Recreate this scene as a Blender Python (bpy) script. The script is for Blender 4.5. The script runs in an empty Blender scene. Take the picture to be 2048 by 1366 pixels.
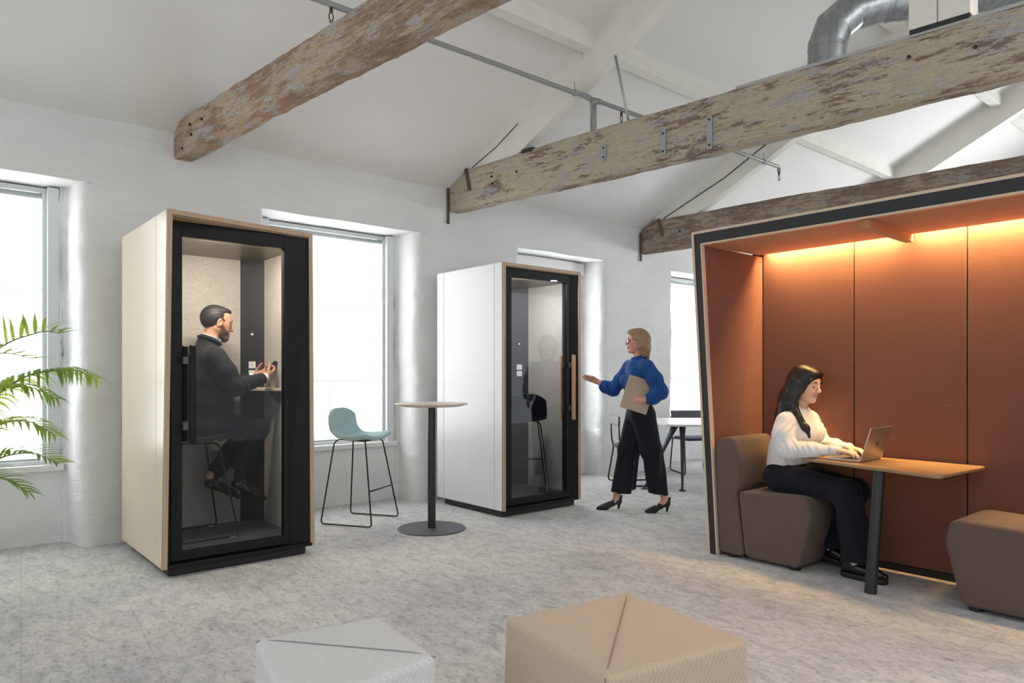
import bpy, bmesh, math, random
import numpy as np
from mathutils import Vector, Matrix, noise

S = bpy.context.scene
PI = math.pi
random.seed(7)

# ---------------------------------------------------------------- camera
cam_data = bpy.data.cameras.new('camera')
cam = bpy.data.objects.new('camera', cam_data)
S.collection.objects.link(cam)
cam_data.sensor_fit = 'HORIZONTAL'; cam_data.sensor_width = 36.0
cam_data.lens = 25.0
cam_data.shift_y = 64.6 / 2048.0
cam_data.clip_start = 0.05
cam.location = (0, 0, 1.29)
cam.rotation_euler = (PI/2, 0, -math.radians(40.36))
S.camera = cam

# ---------------------------------------------------------------- world, exposure, large lights
W = bpy.data.worlds.new('world'); S.world = W; W.use_nodes = True
bg = W.node_tree.nodes['Background']
bg.inputs['Color'].default_value = (0.93, 0.97, 1.0, 1)
bg.inputs['Strength'].default_value = 0.84
S.view_settings.view_transform = 'Standard'
S.view_settings.look = 'None'
S.view_settings.exposure = 0.43
S.view_settings.gamma = 1.0
S.view_settings.use_curve_mapping = False
PANE_POWER = 38.0          # daylight behind the window panes
BLIND_GLOW = 0.74          # daylight soaking through the blinds

def lamp(name, kind, loc, target, energy, color, **kw):
    d = bpy.data.lights.new(name, kind); o = bpy.data.objects.new(name, d)
    S.collection.objects.link(o)
    d.energy = energy; d.color = color
    for k, v in kw.items(): setattr(d, k, v)
    o.location = loc
    o.rotation_euler = (Vector(target)-Vector(loc)).to_track_quat('-Z', 'Y').to_euler()
    return o
# added fill lights high behind the camera; no skylights are built there
for sx, sp in ((2.2, 16), (5.5, 36)):
    lamp('added_room_fill', 'AREA', (sx, -0.9, 4.2), (sx, 1.2, 0), sp, (0.95, 0.98, 1.0), shape='RECTANGLE', size=2.6, size_y=1.2)
lamp('added_room_fill', 'AREA', (12.9, 0.9, 2.4), (9.6, 4.4, 4.1), 55, (0.95, 0.98, 1.0), shape='RECTANGLE', size=1.6, size_y=1.0, spread=math.radians(110))  # added uplight that brightens the ceiling of the far bay
# added warm spot above the alcove, for the warm patch on the floor
lamp('warm_floor_fill', 'SPOT', (5.15, 0.9, 4.7), (3.2, 0.95, 0.0), 175, (1.0, 0.66, 0.48), spot_size=math.radians(52), spot_blend=0.9, shadow_soft_size=0.12)

# ---------------------------------------------------------------- helpers: colour and materials
def lin(c): return c/12.92 if c <= 0.04045 else ((c+0.055)/1.055)**2.4
def rgb(r, g, b): return (lin(r/255), lin(g/255), lin(b/255), 1)

class NT:
    def __init__(s, name):
        s.m = bpy.data.materials.new(name); s.m.use_nodes = True
        s.t = s.m.node_tree; s.n = s.t.nodes; s.l = s.t.links
        s.b = s.n['Principled BSDF']; s.out = s.n['Material Output']
        s.tc = s.n.new('ShaderNodeTexCoord')
    def node(s, kind, **kw):
        q = s.n.new('ShaderNode'+kind)
        for k, v in kw.items():
            if k in q.inputs: q.inputs[k].default_value = v
            else: setattr(q, k, v)
        return q
    def link(s, a, b): s.l.new(a, b)
    def mapped(s, scale=(1, 1, 1), rot=(0, 0, 0), src='Object'):
        q = s.n.new('ShaderNodeMapping'); q.inputs['Scale'].default_value = scale; q.inputs['Rotation'].default_value = rot
        s.link(s.tc.outputs[src], q.inputs['Vector']); return q.outputs['Vector']
    def noise(s, scale, stretch=(1, 1, 1), detail=4, rough=.6, rot=(0, 0, 0), dist=0):
        q = s.node('TexNoise', Scale=scale, Detail=detail, Roughness=rough, Distortion=dist)
        s.link(s.mapped(stretch, rot), q.inputs['Vector']); return q.outputs['Fac']
    def ramp(s, fac, stops, interp='LINEAR'):
        q = s.n.new('ShaderNodeValToRGB'); q.color_ramp.interpolation = interp
        e = q.color_ramp.elements
        while len(e) < len(stops): e.new(0.5)
        for k, (p, c) in enumerate(stops):
            e[k].position = p; e[k].color = c if len(c) == 4 else tuple(c)+(1,)
        s.link(fac, q.inputs['Fac']); return q.outputs['Color']
    def mix(s, fac, a, b, mode='MIX'):
        q = s.n.new('ShaderNodeMix'); q.data_type = 'RGBA'; q.blend_type = mode
        for sock, v in ((q.inputs['Factor'], fac), (q.inputs['A'] if False else q.inputs[6], a), (q.inputs[7], b)):
            if isinstance(v, (int, float)): sock.default_value = v
            elif isinstance(v, tuple): sock.default_value = v
            else: s.link(v, sock)
        return q.outputs[2]
    def math(s, op, a, b=None):
        q = s.n.new('ShaderNodeMath'); q.operation = op
        for i, v in enumerate((a, b)):
            if v is None: continue
            if isinstance(v, (int, float)): q.inputs[i].default_value = v
            else: s.link(v, q.inputs[i])
        return q.outputs[0]
    def bump(s, height, strength=.3, dist=.01, prev=None):
        q = s.node('Bump', Strength=strength, Distance=dist)
        s.link(height, q.inputs['Height'])
        if prev is not None: s.link(prev, q.inputs['Normal'])
        s.link(q.outputs['Normal'], s.b.inputs['Normal']); return q.outputs['Normal']
    def set(s, **kw):
        for k, v in kw.items():
            sock = s.b.inputs[k.replace('_', ' ')]
            if isinstance(v, (int, float, tuple)): sock.default_value = v
            else: s.link(v, sock)
        return s

MATS = {}
def plain(name, c, rough=.5, metal=0, spec=.5, var=.06, vscale=8, bump=0, bscale=60, **kw):
    if name in MATS: return MATS[name]
    t = NT(name)
    d = tuple(x*(1-var) for x in c[:3])+(1,); u = tuple(min(1, x*(1+var)) for x in c[:3])+(1,)
    t.set(Base_Color=t.ramp(t.noise(vscale), [(.3, d), (.7, u)]), Roughness=rough, Metallic=metal, Specular_IOR_Level=spec)
    if bump: t.bump(t.noise(bscale), bump, .004)
    t.set(**kw); MATS[name] = t.m; return t.m
def fabric(name, c, scale=420, var=.22, bump=.25, rough=.95, stretch=(1, 1, 1), sheen=.15, big=.06):
    if name in MATS: return MATS[name]
    t = NT(name)
    n1 = t.noise(scale, stretch, 2, .5); n2 = t.noise(3, (1, 1, 1), 3)
    d = tuple(x*(1-var) for x in c[:3])+(1,); u = tuple(min(1, x*(1+var)) for x in c[:3])+(1,)
    col = t.ramp(n1, [(.32, d), (.68, u)])
    col = t.mix(1.0, col, t.ramp(n2, [(.3, (1-big,)*3), (.7, (1+big,)*3)]), 'MULTIPLY')
    t.set(Base_Color=col, Roughness=rough, Specular_IOR_Level=.2, Sheen_Weight=sheen)
    t.bump(n1, bump, .0007); MATS[name] = t.m; return t.m
def wood(name, c1, c2, axis=0, scale=9, rough=.45, stretch=14):
    if name in MATS: return MATS[name]
    t = NT(name); st = [stretch]*3; st[axis] = 1
    n = t.noise(scale/2, tuple(st), 5, .6, dist=.4); n2 = t.noise(scale*6, tuple(st), 2)
    col = t.mix(.25, t.ramp(n, [(.3, c1), (.7, c2)]), t.ramp(n2, [(.35, c1), (.65, c2)]))
    t.set(Base_Color=col, Roughness=rough); t.bump(n2, .06, .002)
    MATS[name] = t.m; return t.m
def glow(name, c, power):
    t = NT(name); t.set(Base_Color=(0.02, 0.02, 0.02, 1), Emission_Color=c, Emission_Strength=power); MATS[name] = t.m; return t.m
def thin_glass(name, tint, refl=1.0):
    t = NT(name); n = t.n
    tr = t.node('BsdfTransparent', Color=tint); gl = t.node('BsdfGlossy', Roughness=0.0); gl.inputs['Color'].default_value = (.95, .97, 1, 1)
    ge = t.n.new('ShaderNodeNewGeometry'); dt = t.n.new('ShaderNodeVectorMath'); dt.operation = 'DOT_PRODUCT'
    t.link(ge.outputs['Normal'], dt.inputs[0]); t.link(ge.outputs['Incoming'], dt.inputs[1])
    f5 = t.math('POWER', t.math('SUBTRACT', 1.0, t.math('ABSOLUTE', dt.outputs['Value'])), 5.0); mx = t.node('MixShader')
    t.link(t.math('MULTIPLY', t.math('ADD', t.math('MULTIPLY', f5, .96), .04), refl), mx.inputs[0]); t.link(tr.outputs[0], mx.inputs[1]); t.link(gl.outputs[0], mx.inputs[2])
    t.link(mx.outputs[0], t.out.inputs['Surface']); MATS[name] = t.m; return t.m

# ---------------------------------------------------------------- helpers: objects
def thing(name, label, cat, loc=(0, 0, 0), rz=0, group=None):
    o = bpy.data.objects.new(name, None); S.collection.objects.link(o)
    o.empty_display_size = .1
    o.location = loc; o.rotation_euler = (0, 0, rz); o['label'] = label; o['category'] = cat
    if group: o['group'] = group
    return o
def tag(o, label, cat, group=None):
    o['label'] = label; o['category'] = cat
    if group: o['group'] = group
    return o
def obj(name, bm, mat, parent=None, bevel=0, smooth=False, loc=None, rot=None, label=None, segs=2):
    me = bpy.data.meshes.new(name)
    if isinstance(bm, bmesh.types.BMesh):
        bm.normal_update(); bm.to_mesh(me); bm.free()
    else:
        v, f = bm; me.from_pydata([tuple(x) for x in v], [], [tuple(x) for x in f]); me.update()
    for m in (mat if isinstance(mat, (list, tuple)) else [mat]): me.materials.append(m)
    o = bpy.data.objects.new(name, me); S.collection.objects.link(o)
    if smooth:
        me.polygons.foreach_set('use_smooth', [True]*len(me.polygons))
    if bevel:
        b = o.modifiers.new('bevel', 'BEVEL'); b.width = bevel; b.segments = segs; b.limit_method = 'ANGLE'; b.angle_limit = math.radians(40)
        b.harden_normals = False
        if smooth:
            o.modifiers.new('weighted', 'WEIGHTED_NORMAL')
    if parent is not None: o.parent = parent
    if loc is not None: o.location = loc
    if rot is not None: o.rotation_euler = rot
    if label: o['label'] = label
    return o
def struct(name, bm, mat, parent=None, **kw):
    o = obj(name, bm, mat, parent, **kw)
    if parent is None: o['kind'] = 'structure'
    return o
def dup(root, loc, rz, label=None, group=None):
    r = root.copy(); S.collection.objects.link(r); r.location = loc; r.rotation_euler = (0, 0, rz)
    if label: r['label'] = label
    if group: r['group'] = group
    for ch in list(root.children):
        c = ch.copy(); S.collection.objects.link(c); c.parent = r
        for g in ch.children:
            d = g.copy(); S.collection.objects.link(d); d.parent = c
    return r
def BM(): return bmesh.new()
def hexa(bm, p):          # 8 corners: bottom 0-3 counter-clockwise, top 4-7
    v = [bm.verts.new(q) for q in p]
    for f in ((3, 2, 1, 0), (4, 5, 6, 7), (0, 1, 5, 4), (1, 2, 6, 5), (2, 3, 7, 6), (3, 0, 4, 7)):
        bm.faces.new([v[i] for i in f])
    return bm
def box(bm, x0, x1, y0, y1, z0, z1):
    return hexa(bm, [(x0, y0, z0), (x1, y0, z0), (x1, y1, z0), (x0, y1, z0), (x0, y0, z1), (x1, y0, z1), (x1, y1, z1), (x0, y1, z1)])
def bx(*a): return box(BM(), *a)
def prism(bm, pts, axis, a, b):      # polygon extruded along an axis
    def at(p, q):
        return {'x': (q, p[0], p[1]), 'y': (p[0], q, p[1]), 'z': (p[0], p[1], q)}[axis]
    n = len(pts); v0 = [bm.verts.new(at(p, a)) for p in pts]; v1 = [bm.verts.new(at(p, b)) for p in pts]
    bm.faces.new(v0); bm.faces.new(v1[::-1])
    for i in range(n): bm.faces.new([v0[i], v1[i], v1[(i+1) % n], v0[(i+1) % n]])
    bmesh.ops.recalc_face_normals(bm, faces=bm.faces[:]); return bm
def lathe(bm, prof, c=(0, 0, 0), n=48):   # profile (r, z); closed by caps where r > 0
    rings = []
    for r, z in prof:
        if r < 1e-6: rings.append([bm.verts.new((c[0], c[1], c[2]+z))])
        else: rings.append([bm.verts.new((c[0]+r*math.cos(2*PI*k/n), c[1]+r*math.sin(2*PI*k/n), c[2]+z)) for k in range(n)])
    for a, b in zip(rings, rings[1:]):
        for k in range(n):
            if len(a) == 1: bm.faces.new([a[0], b[k], b[(k+1) % n]])
            elif len(b) == 1: bm.faces.new([a[(k+1) % n], a[k], b[0]])
            else: bm.faces.new([a[(k+1) % n], a[k], b[k], b[(k+1) % n]])
    if len(rings[0]) > 1: bm.faces.new(rings[0])
    if len(rings[-1]) > 1: bm.faces.new(rings[-1][::-1])
    bmesh.ops.recalc_face_normals(bm, faces=bm.faces[:]); return bm
def fillet(path, r, n=6, closed=False):
    P = [Vector(p) for p in path]; out = []; N = len(P)
    for i, p in enumerate(P):
        if not closed and i in (0, N-1): out.append(p); continue
        a = (P[i-1]-p); b = (P[(i+1) % N]-p); la, lb = a.length, b.length
        a /= la; b /= lb; d = min(r, la*.49, lb*.49)
        s, e = p+a*d, p+b*d
        for k in range(n+1):
            t = k/n; out.append(s*(1-t)**2+p*2*t*(1-t)+e*t*t)
    return out
def tube(bm, pts, r, n=10, closed=False, cap=True, flat=None):
    P = [Vector(p) for p in pts]; N = len(P); rings = []
    R = r if isinstance(r, (list, tuple)) else [r]*N
    t0 = (P[1]-P[0]).normalized(); up = Vector((0, 0, 1)) if abs(t0.z) < .9 else Vector((1, 0, 0))
    u = t0.cross(up).normalized()
    for i in range(N):
        a = P[i-1] if (i > 0 or closed) else P[i]; b = P[(i+1) % N] if (i < N-1 or closed) else P[i]
        t = (b-a).normalized(); u = (u-t*u.dot(t)).normalized(); w = t.cross(u)
        fl = flat or 1
        rings.append([bm.verts.new(P[i]+u*(R[i]*math.cos(2*PI*k/n))+w*(R[i]*fl*math.sin(2*PI*k/n))) for k in range(n)])
    for i in range(N if closed else N-1):
        a, b = rings[i], rings[(i+1) % N]
        for k in range(n): bm.faces.new([a[k], a[(k+1) % n], b[(k+1) % n], b[k]])
    if cap and not closed:
        bm.faces.new(rings[0][::-1]); bm.faces.new(rings[-1])
    bmesh.ops.recalc_face_normals(bm, faces=bm.faces[:]); return bm
def cyl(bm, a, b, r, n=20): return tube(bm, [a, b], r, n)
def nz(p, s=1.0, seed=0): return noise.noise(Vector((p[0]*s+seed*7.3, p[1]*s-seed*3.1, p[2]*s+seed)))

# ---------------------------------------------------------------- materials of the setting
def brick_paint():
    t = NT('painted_brick')
    sx = t.node('SeparateXYZ'); t.link(t.tc.outputs['Object'], sx.inputs[0])
    cx = t.node('CombineXYZ'); t.link(sx.outputs['X'], cx.inputs[0]); t.link(sx.outputs['Z'], cx.inputs[1])
    wob = t.node('TexNoise', Scale=3.0, Detail=3); t.link(t.tc.outputs['Object'], wob.inputs['Vector'])
    sc = t.node('VectorMath', operation='SCALE'); sc.inputs['Scale'].default_value = .05; t.link(wob.outputs['Color'], sc.inputs[0])
    ad = t.node('VectorMath', operation='ADD'); t.link(cx.outputs[0], ad.inputs[0]); t.link(sc.outputs[0], ad.inputs[1])
    br = t.node('TexBrick', Scale=1.0); br.inputs['Mortar Size'].default_value = .008; br.inputs['Mortar Smooth'].default_value = 1.0
    br.inputs['Brick Width'].default_value = .23; br.inputs['Row Height'].default_value = .085
    br.inputs['Color1'].default_value = (1, 1, 1, 1); br.inputs['Color2'].default_value = (.82, .82, .82, 1); br.inputs['Mortar'].default_value = (.1, .1, .1, 1)
    t.link(ad.outputs[0], br.inputs['Vector'])
    lump = t.noise(7, (1, 1, 1.6), 6, .62); fine = t.noise(60, (1, 1, 1), 4, .6); big = t.noise(1.4, (1, 1, 2), 3)
    pits = t.ramp(t.noise(17, (1, 1, .7), 6, .72), [(.285, (1, 1, 1)), (.33, (0, 0, 0))])
    # bricks show through the paint more in some places than in others
    show = t.ramp(big, [(.40, (.04,)*3), (.66, (.5,)*3)])
    hb = t.mix(1.0, br.outputs['Color'], show, 'MULTIPLY')
    h = t.math('ADD', t.math('MULTIPLY', hb, .55), t.math('ADD', t.math('ADD', t.math('MULTIPLY', lump, 1.0), t.math('MULTIPLY', t.noise(24, (1, 1, .75), 4, .6), .55)), t.math('SUBTRACT', t.math('MULTIPLY', fine, .34), t.math('MULTIPLY', pits, .9))))
    t.bump(h, .5, .018)
    chips = t.ramp(t.noise(26, (1, 1, .8), 5, .7), [(.262, (.55, .54, .52)), (.285, (1, 1, 1))])
    col = t.mix(1.0, t.ramp(big, [(.3, (.71, .715, .71)), (.7, (.78, .78, .77))]), chips, 'MULTIPLY')
    t.set(Base_Color=col, Roughness=.6, Specular_IOR_Level=.3)
    return t.m
M_BRICK = brick_paint()
M_CEIL = plain('ceiling_paint', (.78, .765, .745), .8, spec=.2, var=.012, vscale=1.2, bump=.06, bscale=12)
M_WHITEWOOD = plain('white_painted_timber', (.74, .725, .67), .55, var=.05, vscale=5, bump=.25, bscale=22)
M_FRAME = plain('window_paint', (.66, .69, .70), .45, var=.02)
M_SILL = plain('sill_paint', (.76, .76, .75), .45, var=.03, bump=.1, bscale=20)

def carpet():
    t = NT('carpet_tiles')
    st = t.noise(5.5, (2.2, 1.0, 1), 8, .74, rot=(0, 0, .35), dist=.5)
    st2 = t.noise(24, (1.7, 1, 1), 6, .75, rot=(0, 0, -.5), dist=.9)
    pile = t.noise(330, (1, 1, 1), 2, .6); cloud = t.noise(1.1, (1, 1, 1), 3)
    a = t.ramp(st, [(.34, (.47, .475, .48)), (.47, (.60, .60, .597)), (.62, (.69, .687, .68))])
    b = t.ramp(st2, [(.36, (.62, .62, .62)), (.47, (.96, .96, .96)), (.60, (1.06, 1.06, 1.05))])
    c = t.ramp(pile, [(.3, (.72, .72, .72)), (.7, (1.28, 1.27, 1.26))])
    col = t.mix(.9, a, b, 'MULTIPLY'); col = t.mix(.8, col, c, 'MULTIPLY')
    col = t.mix(1.0, col, t.ramp(cloud, [(.3, (.9, .9, .92)), (.7, (1.1, 1.09, 1.06))]), 'MULTIPLY')
    # hairline joints between half metre carpet tiles
    br = t.node('TexBrick', Scale=1.0); br.offset = 0.0
    br.inputs['Mortar Size'].default_value = .0016; br.inputs['Brick Width'].default_value = .5; br.inputs['Row Height'].default_value = .5
    br.inputs['Color1'].default_value = (1, 1, 1, 1); br.inputs['Color2'].default_value = (.95, .95, .95, 1); br.inputs['Mortar'].default_value = (.72, .72, .72, 1)
    t.link(t.mapped((1, 1, 1), (0, 0, .1)), br.inputs['Vector'])
    col = t.mix(1.0, col, br.outputs['Color'], 'MULTIPLY')
    t.set(Base_Color=col, Roughness=1.0, Specular_IOR_Level=.05)
    t.bump(t.math('ADD', pile, t.math('MULTIPLY', st2, .4)), .5, .006)
    return t.m
M_CARPET = carpet()

# ---------------------------------------------------------------- floor, ceiling, walls
XL, XR = -4.0, 13.6
PIT, ZW = .545, 3.212                         # roof pitch and height where it meets the window wall
def zc(y): return ZW + PIT*(6.09-y)
struct('floor', bx(XL, XR, -4.2, 6.7, -.06, 0), M_CARPET)
bm = BM(); RY = 1.6
prism(bm, [(6.7, zc(6.7)), (RY, zc(RY)), (-2.9, ZW), (-2.9, ZW+.06), (RY, zc(RY)+.07), (6.7, zc(6.7)+.06)], 'x', XL, XR)
struct('ceiling', bm, M_CEIL)
struct('wall_right', bx(XR, XR+.1, -4.2, 6.7, 0, 6.2), M_CEIL)

REC = [(-.62, .955), (2.346, 3.90), (5.287, 6.66), (8.10, 9.62), (10.95, 12.45)]
WIN = [(a+.10, b-.07) for a, b in REC]
Y0, Y1, ZS, ZH = 6.09, 6.41, .60, 2.72
def wall():
    vs, fs = [], []
    def disp(p):
        x, y, z = p
        a = nz((x, y*.5, z), 2.2, 3)*.018 + nz((x, y, z*1.6), 9, 5)*.009
        b = nz((x, y*.5, z), 1.6, 9)*.016 + nz((x, y, z*1.3), 9, 2)*.010
        return (x+b, y+a, z + nz(p, 3, 4)*.006)
    def sheet(path, zs, keep=None):
        b0 = len(vs); n = len(path)
        for z in zs:
            for (x, y) in path: vs.append(disp((x, y, z)) if keep is None else (x, y, z))
        for j in range(len(zs)-1):
            for i in range(n-1):
                k = b0+j*n+i; fs.append((k, k+1, k+n+1, k+n))
    def dens(p, step=.045):
        out = [p[0]]
        for a, b in zip(p, p[1:]):
            m = max(1, int(math.hypot(b[0]-a[0], b[1]-a[1])/step))
            out += [(a[0]+(b[0]-a[0])*k/m, a[1]+(b[1]-a[1])*k/m) for k in range(1, m+1)]
        return out
    def pier(i):               # from the window edge of recess i, round the pier, to the window edge of recess i+1
        xr = REC[i][1]; xl = REC[i+1][0]; xa = WIN[i][1]; xb = WIN[i+1][0]
        p = [(xa, Y1), (xr-.05, Y1)]
        c = fillet([(xr-.05, Y1, 0), (xr-.02, Y1-.02, 0), (xr+.02, Y0, 0), (xr+.25, Y0, 0)], .13, 7)
        p += [(q.x, q.y) for q in c]
        c = fillet([(xl-.2, Y0, 0), (xl, Y0, 0), (xl, Y1, 0), (xb, Y1, 0)], .05, 5)
        return dens(p+[(q.x, q.y) for q in c])
    zlow = list(np.linspace(-.02, ZS, 14)); zmid = list(np.linspace(ZS, ZH, 46))
    piers = [dens([(XL, Y0), (REC[0][0], Y0), (REC[0][0], Y1), (WIN[0][0], Y1)])] + [pier(i) for i in range(len(REC)-1)] + \
        [dens([(WIN[-1][1], Y1), (REC[-1][1], Y1), (REC[-1][1]+.03, Y0), (XR, Y0)])]
    for p in piers: sheet(p, zlow); sheet(p, zmid)
    for a, b in WIN: sheet(dens([(a, Y1), (b, Y1)]), zlow)
    xs = [(x, Y0) for x in np.arange(XL, XR+.05, .07)]
    sheet(xs, list(np.linspace(ZH, 3.4, 10)))
    for (a, b) in REC:                       # soffits
        b0 = len(vs); nx = int((b-a+.1)/.07)+1; X = np.linspace(a-.05, b+.07, nx); Ys = np.linspace(Y0, Y1+.16, 7)
        for y in Ys:
            for x in X: vs.append(disp((x, y, ZH)))
        for j in range(6):
            for i in range(nx-1):
                k = b0+j*nx+i; fs.append((k, k+1, k+nx+1, k+nx))
    return vs, fs
struct('wall_back', wall(), M_BRICK, smooth=True)
# unseen backing added behind the brick face to keep daylight out of joints
bm = BM()
box(bm, XL, WIN[0][0]-.01, 6.62, 6.7, 0, 3.3)
for i in range(len(REC)-1): box(bm, WIN[i][1]+.01, WIN[i+1][0]-.01, 6.62, 6.7, 0, 3.3)
box(bm, WIN[-1][1]+.01, XR, 6.62, 6.7, 0, 3.3)
for a, b in WIN: box(bm, a-.01, b+.01, 6.62, 6.7, 0, ZS); box(bm, a-.01, b+.01, 6.62, 6.7, ZH+.02, 3.3)
struct('light_backing_1', bm, M_SILL)

M_PANE = glow('daylit_pane', (.96, .985, 1.0, 1), PANE_POWER)
def blind_mat():
    t = NT('backlit_blind')
    e = t.node('Emission', Strength=BLIND_GLOW); e.inputs['Color'].default_value = (.97, .985, 1, 1)
    tr = t.node('BsdfTransparent'); mx = t.node('MixShader'); mx.inputs[0].default_value = .27
    t.link(e.outputs[0], mx.inputs[1]); t.link(tr.outputs[0], mx.inputs[2]); t.link(mx.outputs[0], t.out.inputs['Surface']); return t.m
M_BLIND = blind_mat()
M_ROLLER = plain('roller_blind_tube', (.42, .45, .45), .5)
M_SASH = plain('sash_bar_paint', (.35, .36, .36), .6)
for i, (a, b) in enumerate(WIN):
    w = thing('window_%d' % (i+1), '', '', (0, 0, 0))
    del w['label']; del w['category']; w['kind'] = 'structure'
    bm = BM(); f = .075
    box(bm, a, a+f, Y1-.01, 6.60, ZS, ZH-.01); box(bm, b-f, b, Y1-.01, 6.60, ZS, ZH-.01)
    box(bm, a+f, b-f, Y1+.05, 6.60, ZH-.05, ZH-.01); box(bm, a+f, b-f, Y1+.02, 6.60, ZS, ZS+.03)
    obj('window_frame', bm, M_FRAME, w, bevel=.004)
    obj('window_sill', bx(a-.03, b+.03, Y1-.045, 6.46, ZS-.05, ZS), M_SILL, w, bevel=.008)
    obj('pane', bx(a+f, b-f, 6.575, 6.585, ZS+.03, ZH-.05), M_PANE, w)
    mid = (a+b)/2; bars = [(a+f, b-f, 1.205, 1.235), (a+f, b-f, 1.925, 1.94), (a+f, b-f, ZS+.03, ZS+.06)]
    for (u, v, z0, z1) in bars: obj('sash_bar', bx(u, v, 6.535, 6.57, z0, z1), M_SASH, w)
    for u in (a+f, b-f-.03): obj('sash_stile', bx(u, u+.03, 6.535, 6.57, ZS+.03, ZH-.05), M_SASH, w)
    obj('sash_bar', bx(a+f+.66, a+f+.685, 6.535, 6.57, ZS+.03, 1.205), M_SASH, w)
    if i == 2:      # third window: boxed pelmet instead of a roller tube
        obj('pelmet', bx(a-.02, b+.03, 6.36, 6.45, 2.55, ZH-.02), M_SILL, w, bevel=.006)
        obj('blind', bx(a+f+.03, b-f-.06, 6.462, 6.466, ZS+.06, ZH-.07), M_BLIND, w)
    else:
        rl = obj('roller', cyl(BM(), (a+f+.012, 6.475, ZH-.075), (b-f-.012, 6.475, ZH-.075), .024, 16), M_ROLLER, w, smooth=True)
        bl = obj('blind', bx(a+f+.02, b-f-.035, 6.462, 6.466, ZS+.045, ZH-.095), M_BLIND, w)
        obj('hem_bar', bx(a+f+.02, b-f-.035, 6.455, 6.47, ZS+.03, ZS+.045), M_ROLLER, bl)
        obj('side_channel', bx(b-f-.03, b-f, 6.45, 6.48, ZS+.03, ZH-.05), M_FRAME, w)

# ---------------------------------------------------------------- weathered tie beams
def beam_mat(name, cream, brown, grey, rust, bias, soft=.03):
    t = NT(name)
    f = lambda c, k: tuple(min(1, x*k) for x in c[:3])
    wd = t.ramp(t.noise(16, (.5, 5, 5), 7, .72, dist=.5), [(.28, f(brown, .75)), (.5, f(brown, 1.15)), (.74, f(brown, 1.9))])
    wd = t.mix(t.ramp(t.noise(2.3, (.7, 1.6, 1.6), 5, .7), [(.50, (0, 0, 0)), (.64, (.85,)*3)]), wd, rust)
    big = t.noise(1.5, (.8, 2.2, 2.2), 4, .6); mid = t.noise(4.2, (.9, 4.4, 4.4), 12, .80, dist=.15)
    fl = t.math('ADD', t.math('MULTIPLY', mid, .60), t.math('MULTIPLY', big, .40))
    pm = t.ramp(fl, [(bias-soft, (0, 0, 0)), (bias+soft, (1, 1, 1))])
    cr = t.ramp(t.noise(11, (.6, 3, 3), 8, .75), [(.3, f(cream, .70)), (.5, f(cream, .95)), (.7, f(cream, 1.12))])
    col = t.mix(pm, wd, cr)
    gm = t.ramp(t.noise(3.1, (.9, 3.2, 3.2), 12, .80, dist=.15), [(.535, (0, 0, 0)), (.56, (.85,)*3)])
    col = t.mix(gm, col, grey)
    crack = t.ramp(t.noise(15, (.22, 8, 8), 5, .66, dist=.5), [(.33, (.30, .27, .25)), (.385, (1, 1, 1))])
    col = t.mix(.8, col, crack, 'MULTIPLY')
    spk = t.ramp(t.noise(70, (.7, 1.4, 1.4), 3, .6), [(.34, (.72,)*3), (.5, (1,)*3)])
    col = t.mix(.6, col, spk, 'MULTIPLY')
    t.set(Base_Color=col, Roughness=.9, Specular_IOR_Level=.15)
    t.bump(t.math('ADD', t.math('MULTIPLY', fl, 1.0), t.noise(26, (.4, 4, 4), 6, .72)), .75, .014)
    return t.m
M_BEAM_A = beam_mat('peeling_timber_tan', rgb(196, 176, 150), rgb(146, 122, 102), rgb(184, 184, 186), rgb(190, 144, 104), .505, .025)
M_BEAM_B = beam_mat('peeling_timber_cream', rgb(196, 186, 162), rgb(128, 110, 100), rgb(178, 178, 182), rgb(130, 104, 90), .468, .010)
M_BEAM_C = beam_mat('peeling_timber_brown', rgb(172, 156, 134), rgb(120, 104, 92), rgb(158, 154, 150), rgb(128, 104, 90), .52, .025)
M_STEEL = plain('galvanised_strap', rgb(168, 176, 182), .42, .75, var=.12, vscale=20)
M_DARK = plain('dark_iron', (.02, .02, .02), .6, var=.2)
BDIR = Vector((.099, -.995, 0)).normalized(); BRZ = math.atan2(BDIR.y, BDIR.x)
def beam(x0, zt, zb, th, cut, mat, seed, label, length=8.9):
    # local x runs from the window wall into the room; local y=0 is the near face, y=+th the far face
    t = thing('timber_beam', label, 'beam', (x0, 6.09, 0), BRZ, 'weathered timber tie beams')
    vs, fs = [], []; ns = 150; nq = 12
    for i in range(ns+1):
        s = -.12 + (length+.12)*i/ns
        top = zt + nz((s, 0, seed), .8, seed)*.02; bot = zb + nz((s, 5, seed), .9, seed)*.025
        if s < cut[0]: top = min(top, cut[1]+(zt-cut[1])*max(0, s)/cut[0])
        ring = []
        for (y0, z0, y1, z1) in ((0, bot, 0, top), (0, top, th, top), (th, top, th, bot), (th, bot, 0, bot)):
            for k in range(nq):
                u = k/nq; y, z = y0+(y1-y0)*u, z0+(z1-z0)*u
                c = .006*(1-min(1, min(u, 1-u)*12))
                yy = y+(c if y < th/2 else -c); zz = z+(c if z < (top+bot)/2 else -c)
                p = (s*2.2, yy, zz)
                ring.append((s, yy+nz(p, 3, seed)*.007+nz(p, 11, seed)*.003, zz+nz(p, 3, seed+9)*.007+nz(p, 12, seed+3)*.003))
        vs += ring
    n = nq*4
    for i in range(ns):
        for k in range(n): fs.append((i*n+k, i*n+(k+1) % n, (i+1)*n+(k+1) % n, (i+1)*n+k))
    fs.append(tuple(range(n))); fs.append(tuple(range(ns*n, ns*n+n))[::-1])
    o = obj('beam_timber', (vs, fs), mat, t, smooth=True)
    m = o.modifiers.new('arris', 'EDGE_SPLIT'); m.split_angle = math.radians(42)
    return t
M_PALESTEEL = plain('pale_painted_plate', (.40, .40, .39), .6, var=.06)
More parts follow.
